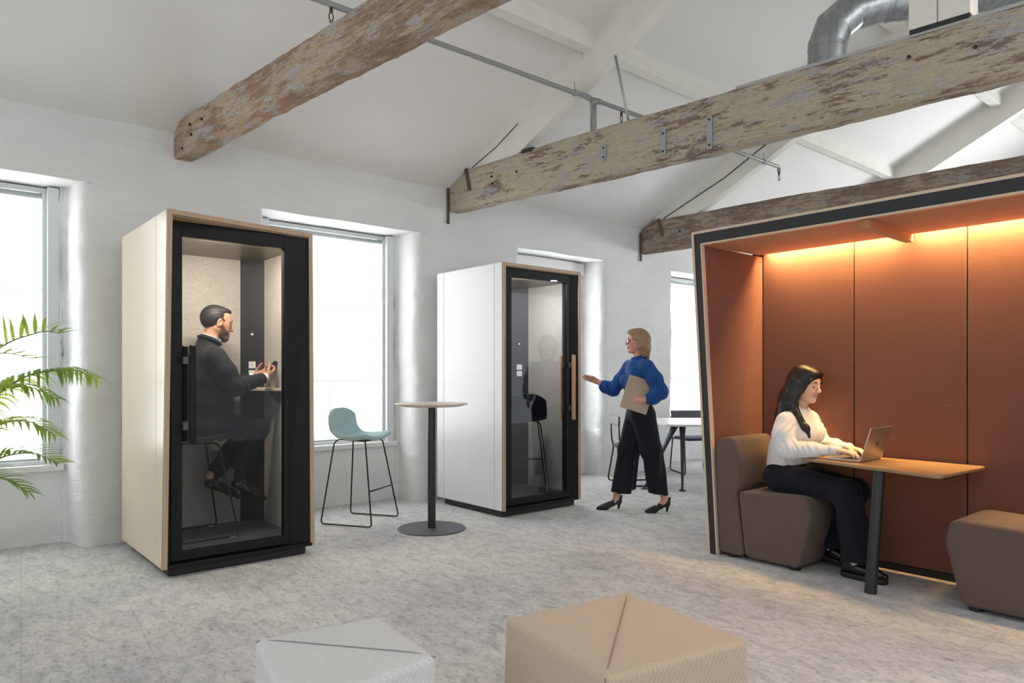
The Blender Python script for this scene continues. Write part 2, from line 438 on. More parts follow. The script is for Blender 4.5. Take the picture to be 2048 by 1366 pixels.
M_RUST = plain('rusty_end_plate', rgb(96, 84, 74), .7, .3, var=.25, vscale=15)
b1 = beam(1.621, 3.305, 3.01, .15, (.10, 3.27), M_BEAM_A, 1, 'tan peeling timber beam at upper left, nearest of the three above the booths')
b2 = beam(4.293, 3.37, 2.975, .155, (.28, 3.23), M_BEAM_B, 2, 'cream flaking timber beam with steel straps under the silver duct, middle of three')
b3 = beam(7.400, 3.30, 2.89, .16, (.26, 3.17), M_BEAM_C, 3, 'brown flaking timber beam just above the orange lit alcove, farthest of three')
def spot_holes(t, pts):
    for s, z in pts: obj('bolt_hole', cyl(BM(), (s, -.012, z), (s, .02, z), .011, 10), M_DARK, t)
spot_holes(b1, [(.34, 3.20), (.36, 3.12), (.55, 3.19), (.19, 3.05)])
spot_holes(b2, [(.66, 3.22), (.67, 3.15), (1.0, 3.2), (4.35, 3.25), (4.7, 3.2)])
spot_holes(b3, [(.6, 3.1)])
for s, z0, z1 in ((2.02, 3.09, 3.23), (2.60, 3.015, 3.215), (3.0, 2.975, 3.225)):
    st = obj('strap', bx(s-.022, s+.022, -.014, .0, z0, z1), M_STEEL, b2, bevel=.003)
    for z in (z0+.03, z1-.03): obj('bolt', cyl(BM(), (s, -.018, z), (s, -.012, z), .009, 10), M_DARK, st)
for t, zz in ((b2, 2.97), (b3, 2.9)):
    obj('end_plate', bx(.018, .034, -.026, .0, zz-.12, zz+.25), M_RUST, t)
    obj('splice_plate', hexa(BM(), [(.33, -.016, zz+.17), (.37, -.016, zz+.17), (.37, -.004, zz+.17), (.33, -.004, zz+.17), (.27, -.016, zz+.40), (.31, -.016, zz+.40), (.31, -.004, zz+.40), (.27, -.004, zz+.40)]), M_RUST, t)
obj('top_flitch_plate', bx(3.2, 6.6, .006, .05, 3.37, 3.392), M_PALESTEEL, b2)
obj('iron_cleat', bx(1.06, 1.2, .0, .07, 3.36, 3.395), M_DARK, b2)

# ---------------------------------------------------------------- white roof trusses: rafters, king post, purlins
def rafter(x0, label, dz=0, ytop=1.6):
    t = thing('roof_rafter', label, 'rafter', (x0, 6.09, 0), BRZ, 'white painted roof rafters')
    s0, s1 = .22, 6.09-ytop; z = lambda s: ZW+PIT*s*.995
    bm = BM()
    prism(bm, [(s0, z(s0)+.01), (s1, z(s1)+.01), (s1, z(s1)-.37), (s0+.5, z(s0+.5)-.37), (s0, z(s0)-.12)], 'y', 0.02, .15)
    obj('rafter_timber', bm, M_WHITEWOOD, t, bevel=.01)
    return t
r2 = rafter(4.293, 'white sloping rafter rising from the left end of the middle timber beam')
r3 = rafter(7.400, 'white sloping rafter seen below the middle beam, above the alcove roof')
r4 = rafter(10.55, 'farthest white rafter, beyond the alcove at far right')
obj('tie_rod', cyl(BM(), (2.08, .06, 4.03), (2.23, .06, 3.37), .011, 10), M_STEEL, r2, smooth=True)
obj('thin_cable', tube(BM(), [(.36, .012, 3.30), (1.2, .012, 3.66), (2.5, .012, 4.38)], .006, 6), M_DARK, r3)
obj('thin_cable', tube(BM(), [(.36, .012, 3.37), (.7, .012, 3.50), (1.0, .012, 3.66)], .004, 6), M_DARK, r2)
obj('joint_block', bx(1.6, 1.76, .0, .16, 4.02, 4.2), M_WHITEWOOD, r2, bevel=.01)
t = thing('king_post', 'white square post standing on the middle beam beside the silver duct', 'post', (4.293, 6.09, 0), BRZ)
bm = BM(); box(bm, 4.345, 4.50, .0, .20, 3.415, 5.5); box(bm, 4.504, 4.675, .0, .20, 3.415, 5.5)
obj('post_timber', bm, M_WHITEWOOD, t, bevel=.006)
obj('dark_gap_strip', bx(4.35, 4.67, .003, .12, 3.386, 3.416), M_DARK, t)  # black strip put in for the dark gap between post and beam
def purlin(x0, x1, y, label):
    o = obj('roof_purlin', bx(x0, x1, y, y+.12, zc(y+.06)-.125, zc(y)+.02), M_WHITEWOOD, None, bevel=.008)
    tag(o, label, 'purlin', 'white roof purlins')
purlin(XL+.02, XR, 4.20, 'long white lower purlin crossing the rafters under the ceiling')
purlin(XL+.02, XR, 2.92, 'white upper purlin, visible only at far right over the alcove')

# ---------------------------------------------------------------- sprinkler pipe
M_PIPE = plain('grey_pipe_paint', rgb(150, 150, 150), .4, .2, var=.05)
M_BRASS = plain('tarnished_brass', rgb(92, 70, 52), .4, .8, var=.15)
t = thing('sprinkler_pipe', 'thin grey sprinkler pipe running below the purlin across all beams', 'pipe', (0, 4.39, 3.75))
obj('pipe_run', tube(BM(), fillet([(1.5, 0, .0), (7.9, 0, 0), (7.9, 0, -.06)], .03, 5), .021, 12), M_PIPE, t, smooth=True)
obj('drop_pipe', tube(BM(), [(4.69, 0, .0), (4.69, 0, -.05), (4.69, 0, -.051), (4.69, 0, -.42), (4.69, 0, -.421), (4.69, 0, -.62)], [.034, .034, .029, .029, .033, .033], 14), M_PIPE, t, smooth=True)
for x in (4.62, 4.76): obj('pipe_coupling', cyl(BM(), (x-.02, 0, 0), (x+.02, 0, 0), .027, 14), M_PIPE, t, smooth=True)
for x in (4.45, 7.55):
    obj('pipe_clip', tube(BM(), [(x, .026*math.cos(a), .026*math.sin(a)) for a in np.linspace(0, 2*PI, 17)[:-1]]+[], .006, 6, closed=True), M_STEEL, t)
    obj('pipe_hanger', cyl(BM(), (x, 0, .02), (x, 0, .1), .006, 8), M_STEEL, t)
for x, dz in ((2.15, -.02), (5.07, -.02), (7.9, -.06)):
    h = obj('sprinkler_head', cyl(BM(), (x, 0, dz), (x, 0, dz-.035), .012, 10), M_BRASS, t)
    bm = BM()
    for sgn in (1, -1): tube(bm, [(x, 0, dz-.03), (x+.016*sgn, 0, dz-.05), (x+.014*sgn, 0, dz-.075), (x, 0, dz-.095)], .004, 6)
    cyl(bm, (x, 0, dz-.095), (x, 0, dz-.1), .016, 12); obj('deflector', bm, M_BRASS, h)

# ---------------------------------------------------------------- silver duct behind the middle beam
def duct_mat():
    t = NT('galvanised_duct'); st = t.noise(4, (6, 6, 1), 3)
    t.set(Base_Color=t.ramp(st, [(.3, (.27, .285, .295)), (.7, (.42, .44, .455))]), Metallic=1.0, Roughness=.36); return t.m
M_DUCT = duct_mat()
t = thing('ventilation_duct', 'silver round duct with segmented elbow above the middle beam', 'duct', (5.33, 2.57, 3.3))
R = .138; ax = Vector((.76, -.65, .10)).normalized(); UP = Vector((0, 0, 1))
P0 = Vector((0, 0, 0)); P1 = UP*.49; c1 = P1+UP*.13+ax*.05; c2 = c1+UP*.10+ax*.13; c3 = c2+ax*.22+UP*.045; c4 = c3+ax*1.7
DP = [P0, P1, c1, c2, c3, c4]
def duct_piece(nm, i, n=44):      # one straight piece of the run, cut on the mitre at both ends
    bm = BM(); rings = []
    for q in (i, i+1):
        a = (DP[q]-DP[q-1]).normalized() if q > 0 else (DP[1]-DP[0]).normalized(); b = (DP[q+1]-DP[q]).normalized() if q < len(DP)-1 else a
        m = (a+b).normalized(); T = (DP[i+1]-DP[i]).normalized(); s = T.cross(ax.cross(UP)).normalized(); w = ax.cross(UP).normalized(); r = []
        for k in range(n):
            o_ = s*(R*math.cos(2*PI*k/n))+w*(R*math.sin(2*PI*k/n)); p = DP[q]+o_-T*(o_.dot(m)/T.dot(m)); r.append(bm.verts.new(p))
        rings.append(r)
    for k in range(n): bm.faces.new([rings[0][k], rings[0][(k+1) % n], rings[1][(k+1) % n], rings[1][k]])
    bmesh.ops.recalc_face_normals(bm, faces=bm.faces[:])
    return obj(nm, bm, M_DUCT, t, smooth=True)
for nm, i in (('duct_drop', 0), ('elbow_segment', 1), ('elbow_segment', 2), ('elbow_segment', 3), ('duct_run', 4)): duct_piece(nm, i)
for a, b in ((UP*.20, UP), (UP*.36, UP), (UP*.46, UP), (c3+ax*.06, ax), (c3+ax*.16, ax), (c3+ax*.55, ax)):
    obj('duct_collar', cyl(BM(), a-b*.006, a+b*.006, R+.0025, 44), M_DUCT, t, smooth=False)
obj('duct_end', cyl(BM(), (0, 0, -.004), (0, 0, .002), R, 40), M_STEEL, t)

# ---------------------------------------------------------------- materials of the furniture
M_MAPLE = plain('pale_maple_veneer', rgb(214, 200, 174), .25, var=.03, vscale=2.5, spec=.5)
M_LAMW = plain('white_laminate', (.70, .71, .715), .3, var=.012)
M_PLY = wood('plywood_edge', rgb(176, 146, 118), rgb(198, 170, 142), 2, 6, .5)
M_BLACK = plain('black_powder_coat', (.010, .010, .011), .42, spec=.22, var=.1)
M_BLACKMATT = plain('black_laminate', (.010, .010, .011), .55, var=.1)
M_FELT = fabric('grey_felt', rgb(172, 168, 160), 120, .12, .15)
M_BOOTHCEIL = plain('booth_ceiling', rgb(120, 112, 100), .35, .2, var=.05)
M_GREYCARPET = fabric('dark_booth_carpet', (.045, .045, .047), 200, .3, .3)
M_GLASS1 = thin_glass('door_glass_clear', (.90, .91, .92, 1), .3)
M_GLASS2 = thin_glass('door_glass_smoked', (.80, .82, .84, 1), 1.1)
M_OAK = wood('oak_handle', rgb(176, 128, 92), rgb(206, 160, 122), 2, 10, .45)
M_PLASTIC = plain('white_plastic', (.75, .75, .73), .35, var=.01)
M_LEDW = plain('booth_lamp_lens', (.7, .66, .58), .3)
M_WALNUT = wood('desk_veneer', rgb(186, 164, 140), rgb(206, 186, 164), 0, 7)

def booth(o, Wd, Dp, Ht, lt, rt, rb, seams, side, base_side, glass, handle, hx, led, felt_tone=None):
    """o: thing; local origin is the front left foot of the shell; x to the right, y to the back."""
    zb = .06; th = .03
    # left side in three boards, the front edge of the shell may lean forward at the top
    cuts = [0] + seams + [Dp]
    for k in range(3):
        a0 = cuts[k]+.002; a1 = cuts[k+1]-.002
        ft = lt if k == 0 else a0
        obj('side_panel', hexa(BM(), [(0, a0, zb), (th, a0, zb), (th, a1, zb), (0, a1, zb), (0, ft, Ht), (th, ft, Ht), (th, a1, Ht), (0, a1, Ht)]), side, o, bevel=.003)
    for s in seams:
        obj('seam_strip', bx(.004, .02, s-.002, s+.002, zb, Ht-.004), M_PLY, o)
    obj('side_panel', hexa(BM(), [(Wd-th, rb, zb), (Wd, rb, zb), (Wd, Dp, zb), (Wd-th, Dp, zb), (Wd-th, rt, Ht), (Wd, rt, Ht), (Wd, Dp, Ht), (Wd-th, Dp, Ht)]), side, o, bevel=.003)
    obj('top_panel', hexa(BM(), [(th, lt+.004, Ht-th), (Wd-th, rt+.004, Ht-th), (Wd-th, Dp, Ht-th), (th, Dp, Ht-th), (th, lt, Ht), (Wd-th, rt, Ht), (Wd-th, Dp, Ht), (th, Dp, Ht)]), side, o, bevel=.002)
    obj('back_panel', bx(th, Wd-th, Dp-.03, Dp, zb, Ht-th), side, o)
    # bare plywood front edges
    e = .006
    bm = hexa(BM(), [(0, -e, zb), (th, -e, zb), (th, .012, zb), (0, .012, zb), (0, lt-e, Ht), (th, lt-e, Ht), (th, lt+.012, Ht), (0, lt+.012, Ht)])
    hexa(bm, [(Wd-th, rb-e, zb), (Wd, rb-e, zb), (Wd, rb+.012, zb), (Wd-th, rb+.012, zb), (Wd-th, rt-e, Ht), (Wd, rt-e, Ht), (Wd, rt+.012, Ht), (Wd-th, rt+.012, Ht)])
    hexa(bm, [(th, lt-e, Ht-th), (Wd-th, rt-e, Ht-th), (Wd-th, rt+.012, Ht-th), (th, lt+.012, Ht-th), (th, lt-e, Ht), (Wd-th, rt-e, Ht), (Wd-th, rt+.012, Ht), (th, lt+.012, Ht)])
    obj('edge_trim', bm, M_PLY, o)
    # underside of the overhanging lip
    fy = .03
    obj('lip_lining', hexa(BM(), [(th, lt+.01, Ht-th-.006), (Wd-th, rt+.01, Ht-th-.006), (Wd-th, fy+.05, Ht-th-.006), (th, fy+.05, Ht-th-.006), (th, lt+.01, Ht-th-.001), (Wd-th, rt+.01, Ht-th-.001), (Wd-th, fy+.05, Ht-th-.001), (th, fy+.05, Ht-th-.001)]), M_PLY, o)
    # black front: jamb, door frame with its pane, canted reveal on the right
    gx0, gx1, gz0, gz1 = .128, .800*Wd/1.02 if glass is M_GLASS1 else .835*Wd/1.0, .15, 2.172
    dx0, dx1 = .058, gx1+.03
    obj('door_jamb', bx(th, dx0-.004, fy-.006, fy+.06, zb, Ht-th-.006), M_BLACK, o, bevel=.003)
    bm = BM()
    box(bm, dx0, gx0, fy, fy+.05, zb+.035, Ht-th-.012); box(bm, gx1, dx1, fy, fy+.05, zb+.035, Ht-th-.012)
    box(bm, gx0, gx1, fy, fy+.05, zb+.035, gz0); box(bm, gx0, gx1, fy, fy+.05, gz1, Ht-th-.012)
    fr = obj('door_frame', bm, M_BLACK, o, bevel=.003)
    obj('glass_pane', bx(gx0-.005, gx1+.005, fy+.022, fy+.030, gz0-.005, gz1+.005), glass, fr)
    obj('reveal_panel', hexa(BM(), [(dx1+.004, fy+.035, zb+.02), (Wd-th, rb+.006, zb+.02), (Wd-th, fy+.10, zb+.02), (dx1+.004, fy+.10, zb+.02), (dx1+.004, fy+.035, Ht-th-.006), (Wd-th, rt+.012, Ht-th-.006), (Wd-th, fy+.10, Ht-th-.006), (dx1+.004, fy+.10, Ht-th-.006)]), M_BLACK, o)
    obj('threshold', hexa(BM(), [(th+.003, -.012, zb-.004), (Wd-th+.012, .012, zb-.004), (Wd-th+.012, .12, zb-.004), (th+.003, .12, zb-.004), (th+.003, -.012, zb+.022), (Wd-th+.012, .012, zb+.022), (Wd-th+.012, .12, zb+.022), (th+.003, .12, zb+.022)]), M_BLACK, o, bevel=.004)
    obj('base', bx(base_side, Wd-.06, .03, Dp-.12, .008, zb), M_BLACKMATT, o, bevel=.004)
    for x in (base_side+.05, Wd-.11):
        for y in (.09, Dp-.2): obj('foot', cyl(BM(), (x, y, 0), (x, y, .02), .028, 16), M_BLACKMATT, o)
    # pull handles on both faces of the door
    for yy, nm in ((fy-.062, 'handle'), (fy+.10, 'handle')):
        h = obj(nm, bx(hx-.021, hx+.021, yy-.013, yy+.013, .845, 1.475), handle, o, bevel=.011, segs=3)
        for z in (.955, 1.375):
            obj('handle_bracket', bx(hx-.018 if hx > .5 else hx-.055, hx+.02, min(yy, fy)+.005 if yy < fy else fy+.05, fy if yy < fy else yy-.005, z-.024, z+.024), M_BRACK, h, bevel=.003)
    # inside: floor, felt walls, chamfered black service panel, ceiling with lamp
    ix0, ix1, iy0, iy1, iz0, iz1 = .085, Wd-.085, fy+.10, Dp-.235, .13, 2.185
    obj('inner_floor', bx(ix0, ix1, fy+.051, iy1+.02, .07, iz0), M_GREYCARPET, o)
    cxn = ix1-.145; cyn = iy1-.12
    obj('felt_panel', bx(ix0, cxn, iy1, iy1+.02, iz0, iz1), M_FELT, o)
    obj('felt_panel', bx(ix0-.02, ix0, fy+.06, iy1, iz0, iz1), M_FELT, o)
    obj('felt_panel', bx(ix1, ix1+.02, fy+.105, cyn, iz0, iz1), M_FELT, o)
    cp = obj('service_panel', prism(BM(), [(cxn, iy1+.001), (ix1+.001, cyn), (ix1+.02, cyn+.02), (cxn+.02, iy1+.02)], 'z', iz0, iz1), M_BLACKMATT, o)
    dv = Vector((ix1-cxn, cyn-iy1, 0)).normalized(); nv = Vector((dv.y, -dv.x, 0))
    mid = Vector(((cxn+ix1)/2, (iy1+cyn)/2, 0))
    def plate(c, w, h, d, z, mat, nm, par):
        a, b = c-dv*w, c+dv*w; q = nv*d
        return obj(nm, hexa(BM(), [tuple(a)[:2]+(z-h,), tuple(b)[:2]+(z-h,), tuple(b+q)[:2]+(z-h,), tuple(a+q)[:2]+(z-h,), tuple(a)[:2]+(z+h,), tuple(b)[:2]+(z+h,), tuple(b+q)[:2]+(z+h,), tuple(a+q)[:2]+(z+h,)]), mat, par, bevel=.002)
    for z in (1.36, 1.292):
        s = plate(mid, .027, .027, .006, z, M_PLASTIC, 'socket', cp)
    for z in (1.36, 1.292):
        for sx, sz, w in ((-.006, .004, .0018), (.006, .004, .0018), (0, -.008, .0018)):
            plate(mid+dv*sx, w, .005, .0075, z+sz, M_DARK, 'socket_slot', cp)
    obj('sensor', bmesh_sphere(mid+nv*.004+Vector((0, 0, 1.60)), .011), led or M_PLASTIC, cp, smooth=True)
    cl = obj('inner_ceiling', bx(ix0-.02, ix1+.02, fy+.055, iy1+.02, iz1, iz1+.02), M_BOOTHCEIL, o)
    if led:
        obj('ceiling_lamp', bx(ix0+.2, ix1-.2, fy+.056, fy+.085, iz1-.004, iz1), led, cl)
    return dict(ix0=ix0, ix1=ix1, iy0=iy0, iy1=iy1, iz0=iz0, cyn=cyn, cxn=cxn)
def bmesh_sphere(c, r, u=16, v=10, sc=(1, 1, 1)):
    bm = BM(); bmesh.ops.create_uvsphere(bm, u_segments=u, v_segments=v, radius=r)
    for q in bm.verts: q.co = Vector((q.co.x*sc[0], q.co.y*sc[1], q.co.z*sc[2]))+Vector(c)
    return bm
M_BRACK = plain('brushed_bracket', (.10, .10, .105), .35, .6, var=.1)

BA = thing('phone_booth', 'maple sided phone booth with seated man inside, at left', 'phone booth', (1.212, 4.806, 0), 0, 'phone booths')
ia = booth(BA, 1.02, 1.097, 2.303, -.118, .05, .02, [.145, .968], M_MAPLE, .045, M_GLASS1, M_BLACK, .172, M_LEDW)
# corner desk inside the first booth
zt = 1.184
obj('desk', prism(BM(), [(.933, .30), (.79, .545), (.765, .62), (.765, .80), (.79, .862), (.933, .742)], 'z', zt-.024, zt), M_WALNUT, BA, bevel=.004)
obj('desk_bracket', prism(BM(), [(.42, zt-.024), (.60, zt-.024), (.60, zt-.04), (.47, zt-.10), (.42, zt-.12)], 'x', .918, .934), M_BRACK, BA)
BB = thing('phone_booth', 'white phone booth with oak handle, beside walking woman', 'phone booth', (4.045, 4.885, 0), 0, 'phone booths')
ib = booth(BB, .995, 1.036, 2.29, .0, .01, .005, [.122, .917], M_LAMW, .012, M_GLASS2, M_OAK, .862, None)
lamp('booth_lamp', 'AREA', (1.72, 4.907, 2.18), (1.75, 5.4, .6), 20, (1.0, .86, .70), shape='RECTANGLE', size=.5, size_y=.025)
lamp('second_booth_fill', 'AREA', (4.5, 4.985, 2.18), (4.65, 5.4, .8), 20, (1.0, .96, .92), shape='RECTANGLE', size=.5, size_y=.025)  # added fill light for the inside; this booth has no lamp part

# ---------------------------------------------------------------- bar stools on wire sleds
M_TEAL = fabric('teal_wool', rgb(168, 196, 198), 300, .1, .15)
M_WIRE = plain('black_wire', (.015, .014, .013), .4, .3, var=.1)
M_CHARCOAL = fabric('charcoal_wool', (.012, .012, .014), 300, .2, .15)
def shell_mesh(w=.43, dep=.40, bh=.235, t=.03):
    # side profile (x forward, z up) from front lip to top of the back, swept across y with curved rims
    prof = [(.205, -.035), (.195, -.008), (.15, .0), (.05, -.014), (-.06, -.018), (-.125, -.004), (-.165, .045), (-.185, .11), (-.197, .18), (-.203, bh)]
    c = fillet([(x, 0, z) for x, z in prof], .05, 4); c = [c[0]]+[q for a, q in zip(c, c[1:]) if (q-a).length > 1e-5]
    A = [0]
    for a, q in zip(c, c[1:]): A.append(A[-1]+(q-a).length)
    def at(u):
        s = min(max(u, 0), 1)*A[-1]; j = max(1, next((i for i in range(1, len(A)) if A[i] >= s-1e-9), len(A)-1))
        return c[j-1].lerp(c[j], (s-A[j-1])/(A[j]-A[j-1]))
    n = 16; L = 34; vs, fs = [], []
    for i in range(L):
        for k in range(n+1):
            v = 2*k/n-1; u = .06*abs(v)**3+(i/(L-1))*(1-.06*abs(v)**3-.115*abs(v)**3.4); q = at(u)
            hw = w/2*(1-.13*max(0, (u-.62)/.38)**2)
            lift = .030*abs(v)**2.6*(1 if u < .6 else max(0, 1-(u-.6)/.2)); fwd = .045*abs(v)**2.2*max(0, (u-.45)/.55)
            vs.append((q.x+fwd, v*hw, q.z+lift))
    for i in range(L-1):
        for k in range(n):
            a = i*(n+1)+k; fs.append((a, a+1, a+n+2, a+n+1))
    return vs, fs
def bar_stool(label, loc, rz, mat, wire=M_WIRE, sh=.76, group='bar stools'):
    t = thing('bar_stool', label, 'bar stool', loc, rz, group)
    s = obj('seat_shell', shell_mesh(), mat, t, smooth=True, loc=(0, 0, sh))
    m = s.modifiers.new('solid', 'SOLIDIFY'); m.thickness = .034; m.offset = -1
    m = s.modifiers.new('sub', 'SUBSURF'); m.levels = 1; m.render_levels = 2
    for sg in (1, -1):
        p = [(-.13, .13*sg, sh-.035), (-.165, .155*sg, sh-.06), (-.245, .24*sg, .012), (.245, .24*sg, .012), (.135, .15*sg, sh-.06), (.11, .12*sg, sh-.045)]
        leg = obj('sled_leg', tube(BM(), fillet(p, .035, 6), .0065, 10), wire, t, smooth=True)
        for x in (-.20, .20): obj('glide', cyl(BM(), (x-.018, .24*sg, .006), (x+.018, .24*sg, .006), .006, 8), M_PLASTIC, leg)
    obj('under_frame', tube(BM(), fillet([(-.13, -.13, sh-.035), (.11, -.12, sh-.045), (.11, .12, sh-.045), (-.13, .13, sh-.035)], .03, 5, closed=True), .007, 8, closed=True), wire, t, smooth=True)
    fx = .245-.10*(.30/.7); fy = .24-.085*(.30/.7)
    obj('footrest', tube(BM(), [(fx-.002, -fy, .30), (fx-.002, fy, .30)], .009, 10, flat=.7), wire, t, smooth=True)
    return t
sd = math.atan2(-.855, .52)
bar_stool('teal upholstered bar stool on black wire sled, beside the round bar table', (3.02, 5.60, 0), sd, M_TEAL)
bar_stool('black bar stool under the man in the maple booth', (1.555, 5.36, .13), 0.0, M_CHARCOAL, sh=.712)
bar_stool('dark bar stool standing inside the white booth', (4.60, 5.24, .13), .9, M_CHARCOAL, sh=.74)

# ---------------------------------------------------------------- round bar table
t = thing('bar_table', 'tall round bar table with pale wooden top on black pedestal', 'bar table', (3.325, 4.945, 0))
M_TOPOAK = wood('pale_oak_top', rgb(206, 190, 172), rgb(222, 208, 192), 0, 5, .4)
obj('table_top', lathe(BM(), [(.0, 1.018), (.235, 1.018), (.298, 1.036), (.302, 1.042), (.298, 1.046), (0, 1.046)], n=72), M_TOPOAK, t)
M_POLE = plain('charcoal_pole', (.018, .018, .02), .35, var=.1)
M_DISC = plain('graphite_disc', (.085, .088, .095), .5, .2, var=.06)
obj('pole', cyl(BM(), (0, 0, .010), (0, 0, 1.02), .033, 28), M_POLE, t, smooth=False)
obj('base_disc', lathe(BM(), [(.28, 0), (.282, .005), (.276, .010), (0, .012)], n=72), M_DISC, t)

# ---------------------------------------------------------------- meeting table and sled chairs at the back
M_TABWHITE = plain('white_table_top', (.74, .74, .72), .35, var=.01)
M_NAVY = plain('dark_navy_metal', (.035, .048, .062), .4, .2, var=.1)
M_NAVYSEAT = fabric('navy_seat', (.04, .045, .08), 200, .2)
mr = math.atan2(-.648, .762)
t = thing('meeting_table', 'white meeting table with splayed navy legs behind the walking woman', 'table', (6.86, 4.64, 0), mr)
bm = BM(); ptsx = fillet([(-.62, -.52, 0), (.95, -.52, 0), (.95, .62, 0), (-.62, .62, 0)], .16, 8, closed=True)
prism(bm, [(q.x, q.y) for q in ptsx], 'z', .735, .757); obj('table_top', bm, M_TABWHITE, t, bevel=.004)
for a, b in (((-.346, -.149), (-.35, -.16)), ((-.118, -.30), (-.10, -.34)), ((-.42, -.14), (-.74, -.02)), ((.62, -.25), (.86, -.36)), ((.62, .38), (.82, .5))):
    A_ = Vector((a[0], a[1], .735)); B_ = Vector((b[0], b[1], .012)); c = [A_.lerp(B_, u) for u in np.linspace(0, 1, 9)]
    lg = obj('leg', tube(BM(), c, [.062, .050, .041, .036, .032, .029, .026, .022, .018], 16, flat=.6), M_NAVY, t, smooth=True)
    obj('leg_foot', lathe(BM(), [(.040, 0), (.040, .006), (.016, .024), (0, .024)], (b[0], b[1], 0), 20), M_NAVY, lg)
def sled_chair(label, loc, rz):
    t = thing('sled_chair', label, 'chair', loc, rz, 'sled chairs at the meeting table')
    c = obj('backrest', prism(BM(), [(q.x, q.y) for q in fillet([(-.225, .69, 0), (.225, .69, 0), (.245, .80, 0), (-.245, .80, 0)], .02, 4, closed=True)], 'y', -.012, .012), M_CHAIRB, t, bevel=.005, rot=(0, 0, -PI/2), loc=(-.23, 0, 0))
    obj('seat', prism(BM(), [(q.x, q.y) for q in fillet([(-.2, -.22, 0), (.22, -.2, 0), (.22, .2, 0), (-.2, .22, 0)], .05, 5, closed=True)], 'z', .43, .465), M_NAVYSEAT, t, bevel=.012)
    for sg in (1, -1):
        p = [(-.235, .225*sg, .80), (-.225, .23*sg, .52), (-.20, .225*sg, .42), (-.27, .235*sg, .009), (.25, .235*sg, .009), (.19, .22*sg, .44), (.12, .21*sg, .44)]
        obj('sled_leg', tube(BM(), fillet(p, .05, 6), .009, 10), M_WIRE, t, smooth=True)
    obj('cross_bar', tube(BM(), [(-.205, -.225, .43), (-.205, .225, .43)], .008, 8), M_WIRE, t)
    return t
M_CHAIRB = plain('slate_backrest', (.09, .095, .105), .3, var=.05)
sled_chair('black sled chair just behind the walking woman, against the wall side', (6.50, 5.43, 0), math.atan2(-.60, .8))
sled_chair('black sled chair with navy seat under the fourth window', (7.86, 5.55, 0), math.atan2(-.9, -.55))

# ---------------------------------------------------------------- acoustic alcove
M_TERRA = fabric('terracotta_felt', rgb(120, 80, 68), 260, .14, .1, stretch=(1, 1, .3), big=.03)
M_TERRAIN = fabric('terracotta_ceiling', rgb(178, 124, 88), 60, .06, .1)
M_ASH = plain('pale_ash_edge', rgb(206, 186, 162), .5, var=.04, vscale=20)
M_ANTH = plain('anthracite_board', (.018, .019, .022), .5, var=.08)
M_STRIP = glow('led_strip_lens', (1.0, .62, .30, 1), 22.0)
A = thing('lounge_alcove', 'orange lit felt alcove with black frame at right', 'alcove', (0, 0, 0))
xf, xb = 4.39, 4.90
# outline in the (y, z) plane: outer and inner edges of the leaning front frame
yc = 1.82
oT, oB, iT, iB, zT, zI = 3.128, 2.985, 3.038, 2.905, 2.328, 2.224
def mir(y): return 2*yc-y
out = [(oB, .0), (oT, zT), (mir(oT), zT), (mir(oB), .0)]
inn = [(iB, .0), (iT, zI), (mir(iT), zI), (mir(iB), .0)]
def band(a, b, x0, x1, bm=None):
    bm = bm or BM()
    for k in range(3):
        q = [a[k], a[k+1], b[k+1], b[k]]
        prism(bm, q, 'x', x0, x1)
    return bm
def inset(o, d):           # outline moved inwards by d
    s = (o[1][0]-o[0][0])/(o[1][1]-o[0][1]); k = math.sqrt(1+s*s)*d
    a0 = o[0][0]-k; a1 = o[1][0]-k-s*d
    return [(a0, 0.0), (a1, o[1][1]-d), (mir(a1), o[1][1]-d), (mir(a0), 0.0)]
o2 = inset(out, .018)
i2 = [(iB+.012, 0), (iT+.012, zI+.012), (mir(iT+.012), zI+.012), (mir(iB+.012), 0)]
obj('outer_shell', band(out, o2, xf-.004, xb+.09), M_ASH, A)
obj('front_band', band(o2, i2, xf, xf+.05), M_ANTH, A)
obj('inner_edge', band(i2, inn, xf-.004, xf+.04), M_ASH, A)
# lining: two leaning side walls, ceiling, four back panels and a black skirting
cy_ = 2.856; zc_ = 2.165
for m in (0, 1):
    f = (lambda y: y) if m == 0 else mir
    p = [(xf+.03, f(iB+.0), .0), (xb, f(cy_), .0), (xb, f(cy_+.02), .0), (xf+.03, f(iB+.02), .0), (xf+.03, f(iT), zI), (xb, f(cy_), zc_), (xb, f(cy_+.02), zc_), (xf+.03, f(iT+.02), zI)]
    if m: p = [p[i] for i in (3, 2, 1, 0, 7, 6, 5, 4)]
    obj('side_lining', hexa(BM(), p), M_TERRA, A)
obj('ceiling_lining', hexa(BM(), [(xf+.03, mir(iT), zI), (xb-.05, mir(cy_)-.0, zc_+.01), (xb-.05, cy_, zc_+.01), (xf+.03, iT, zI), (xf+.03, mir(iT), zI+.02), (xb-.05, mir(cy_), zc_+.03), (xb-.05, cy_, zc_+.03), (xf+.03, iT, zI+.02)]), M_TERRAIN, A)
ys = [cy_, 2.176, 1.497, .818, mir(cy_)]
ys = [cy_, 2.178, 1.50, .82, mir(cy_)-.0]
for k in range(len(ys)-1):
    a, b = ys[k], ys[k+1]
    if abs(a-b) < .1: continue
    obj('back_panel', bx(xb, xb+.03, b+.004, a-.004, .055, zc_+.08), M_TERRA, A, bevel=.006)
obj('back_board', bx(xb+.028, xb+.09, mir(cy_)-.1, cy_+.1, .0, zc_+.14), M_ANTH, A)
obj('skirting', bx(xb-.004, xb+.03, mir(cy_), cy_, .004, .05), M_BLACKMATT, A)
obj('floor_edge', bx(xb-.012, xb-.004, mir(cy_), cy_, .0, .008), M_ASH, A)
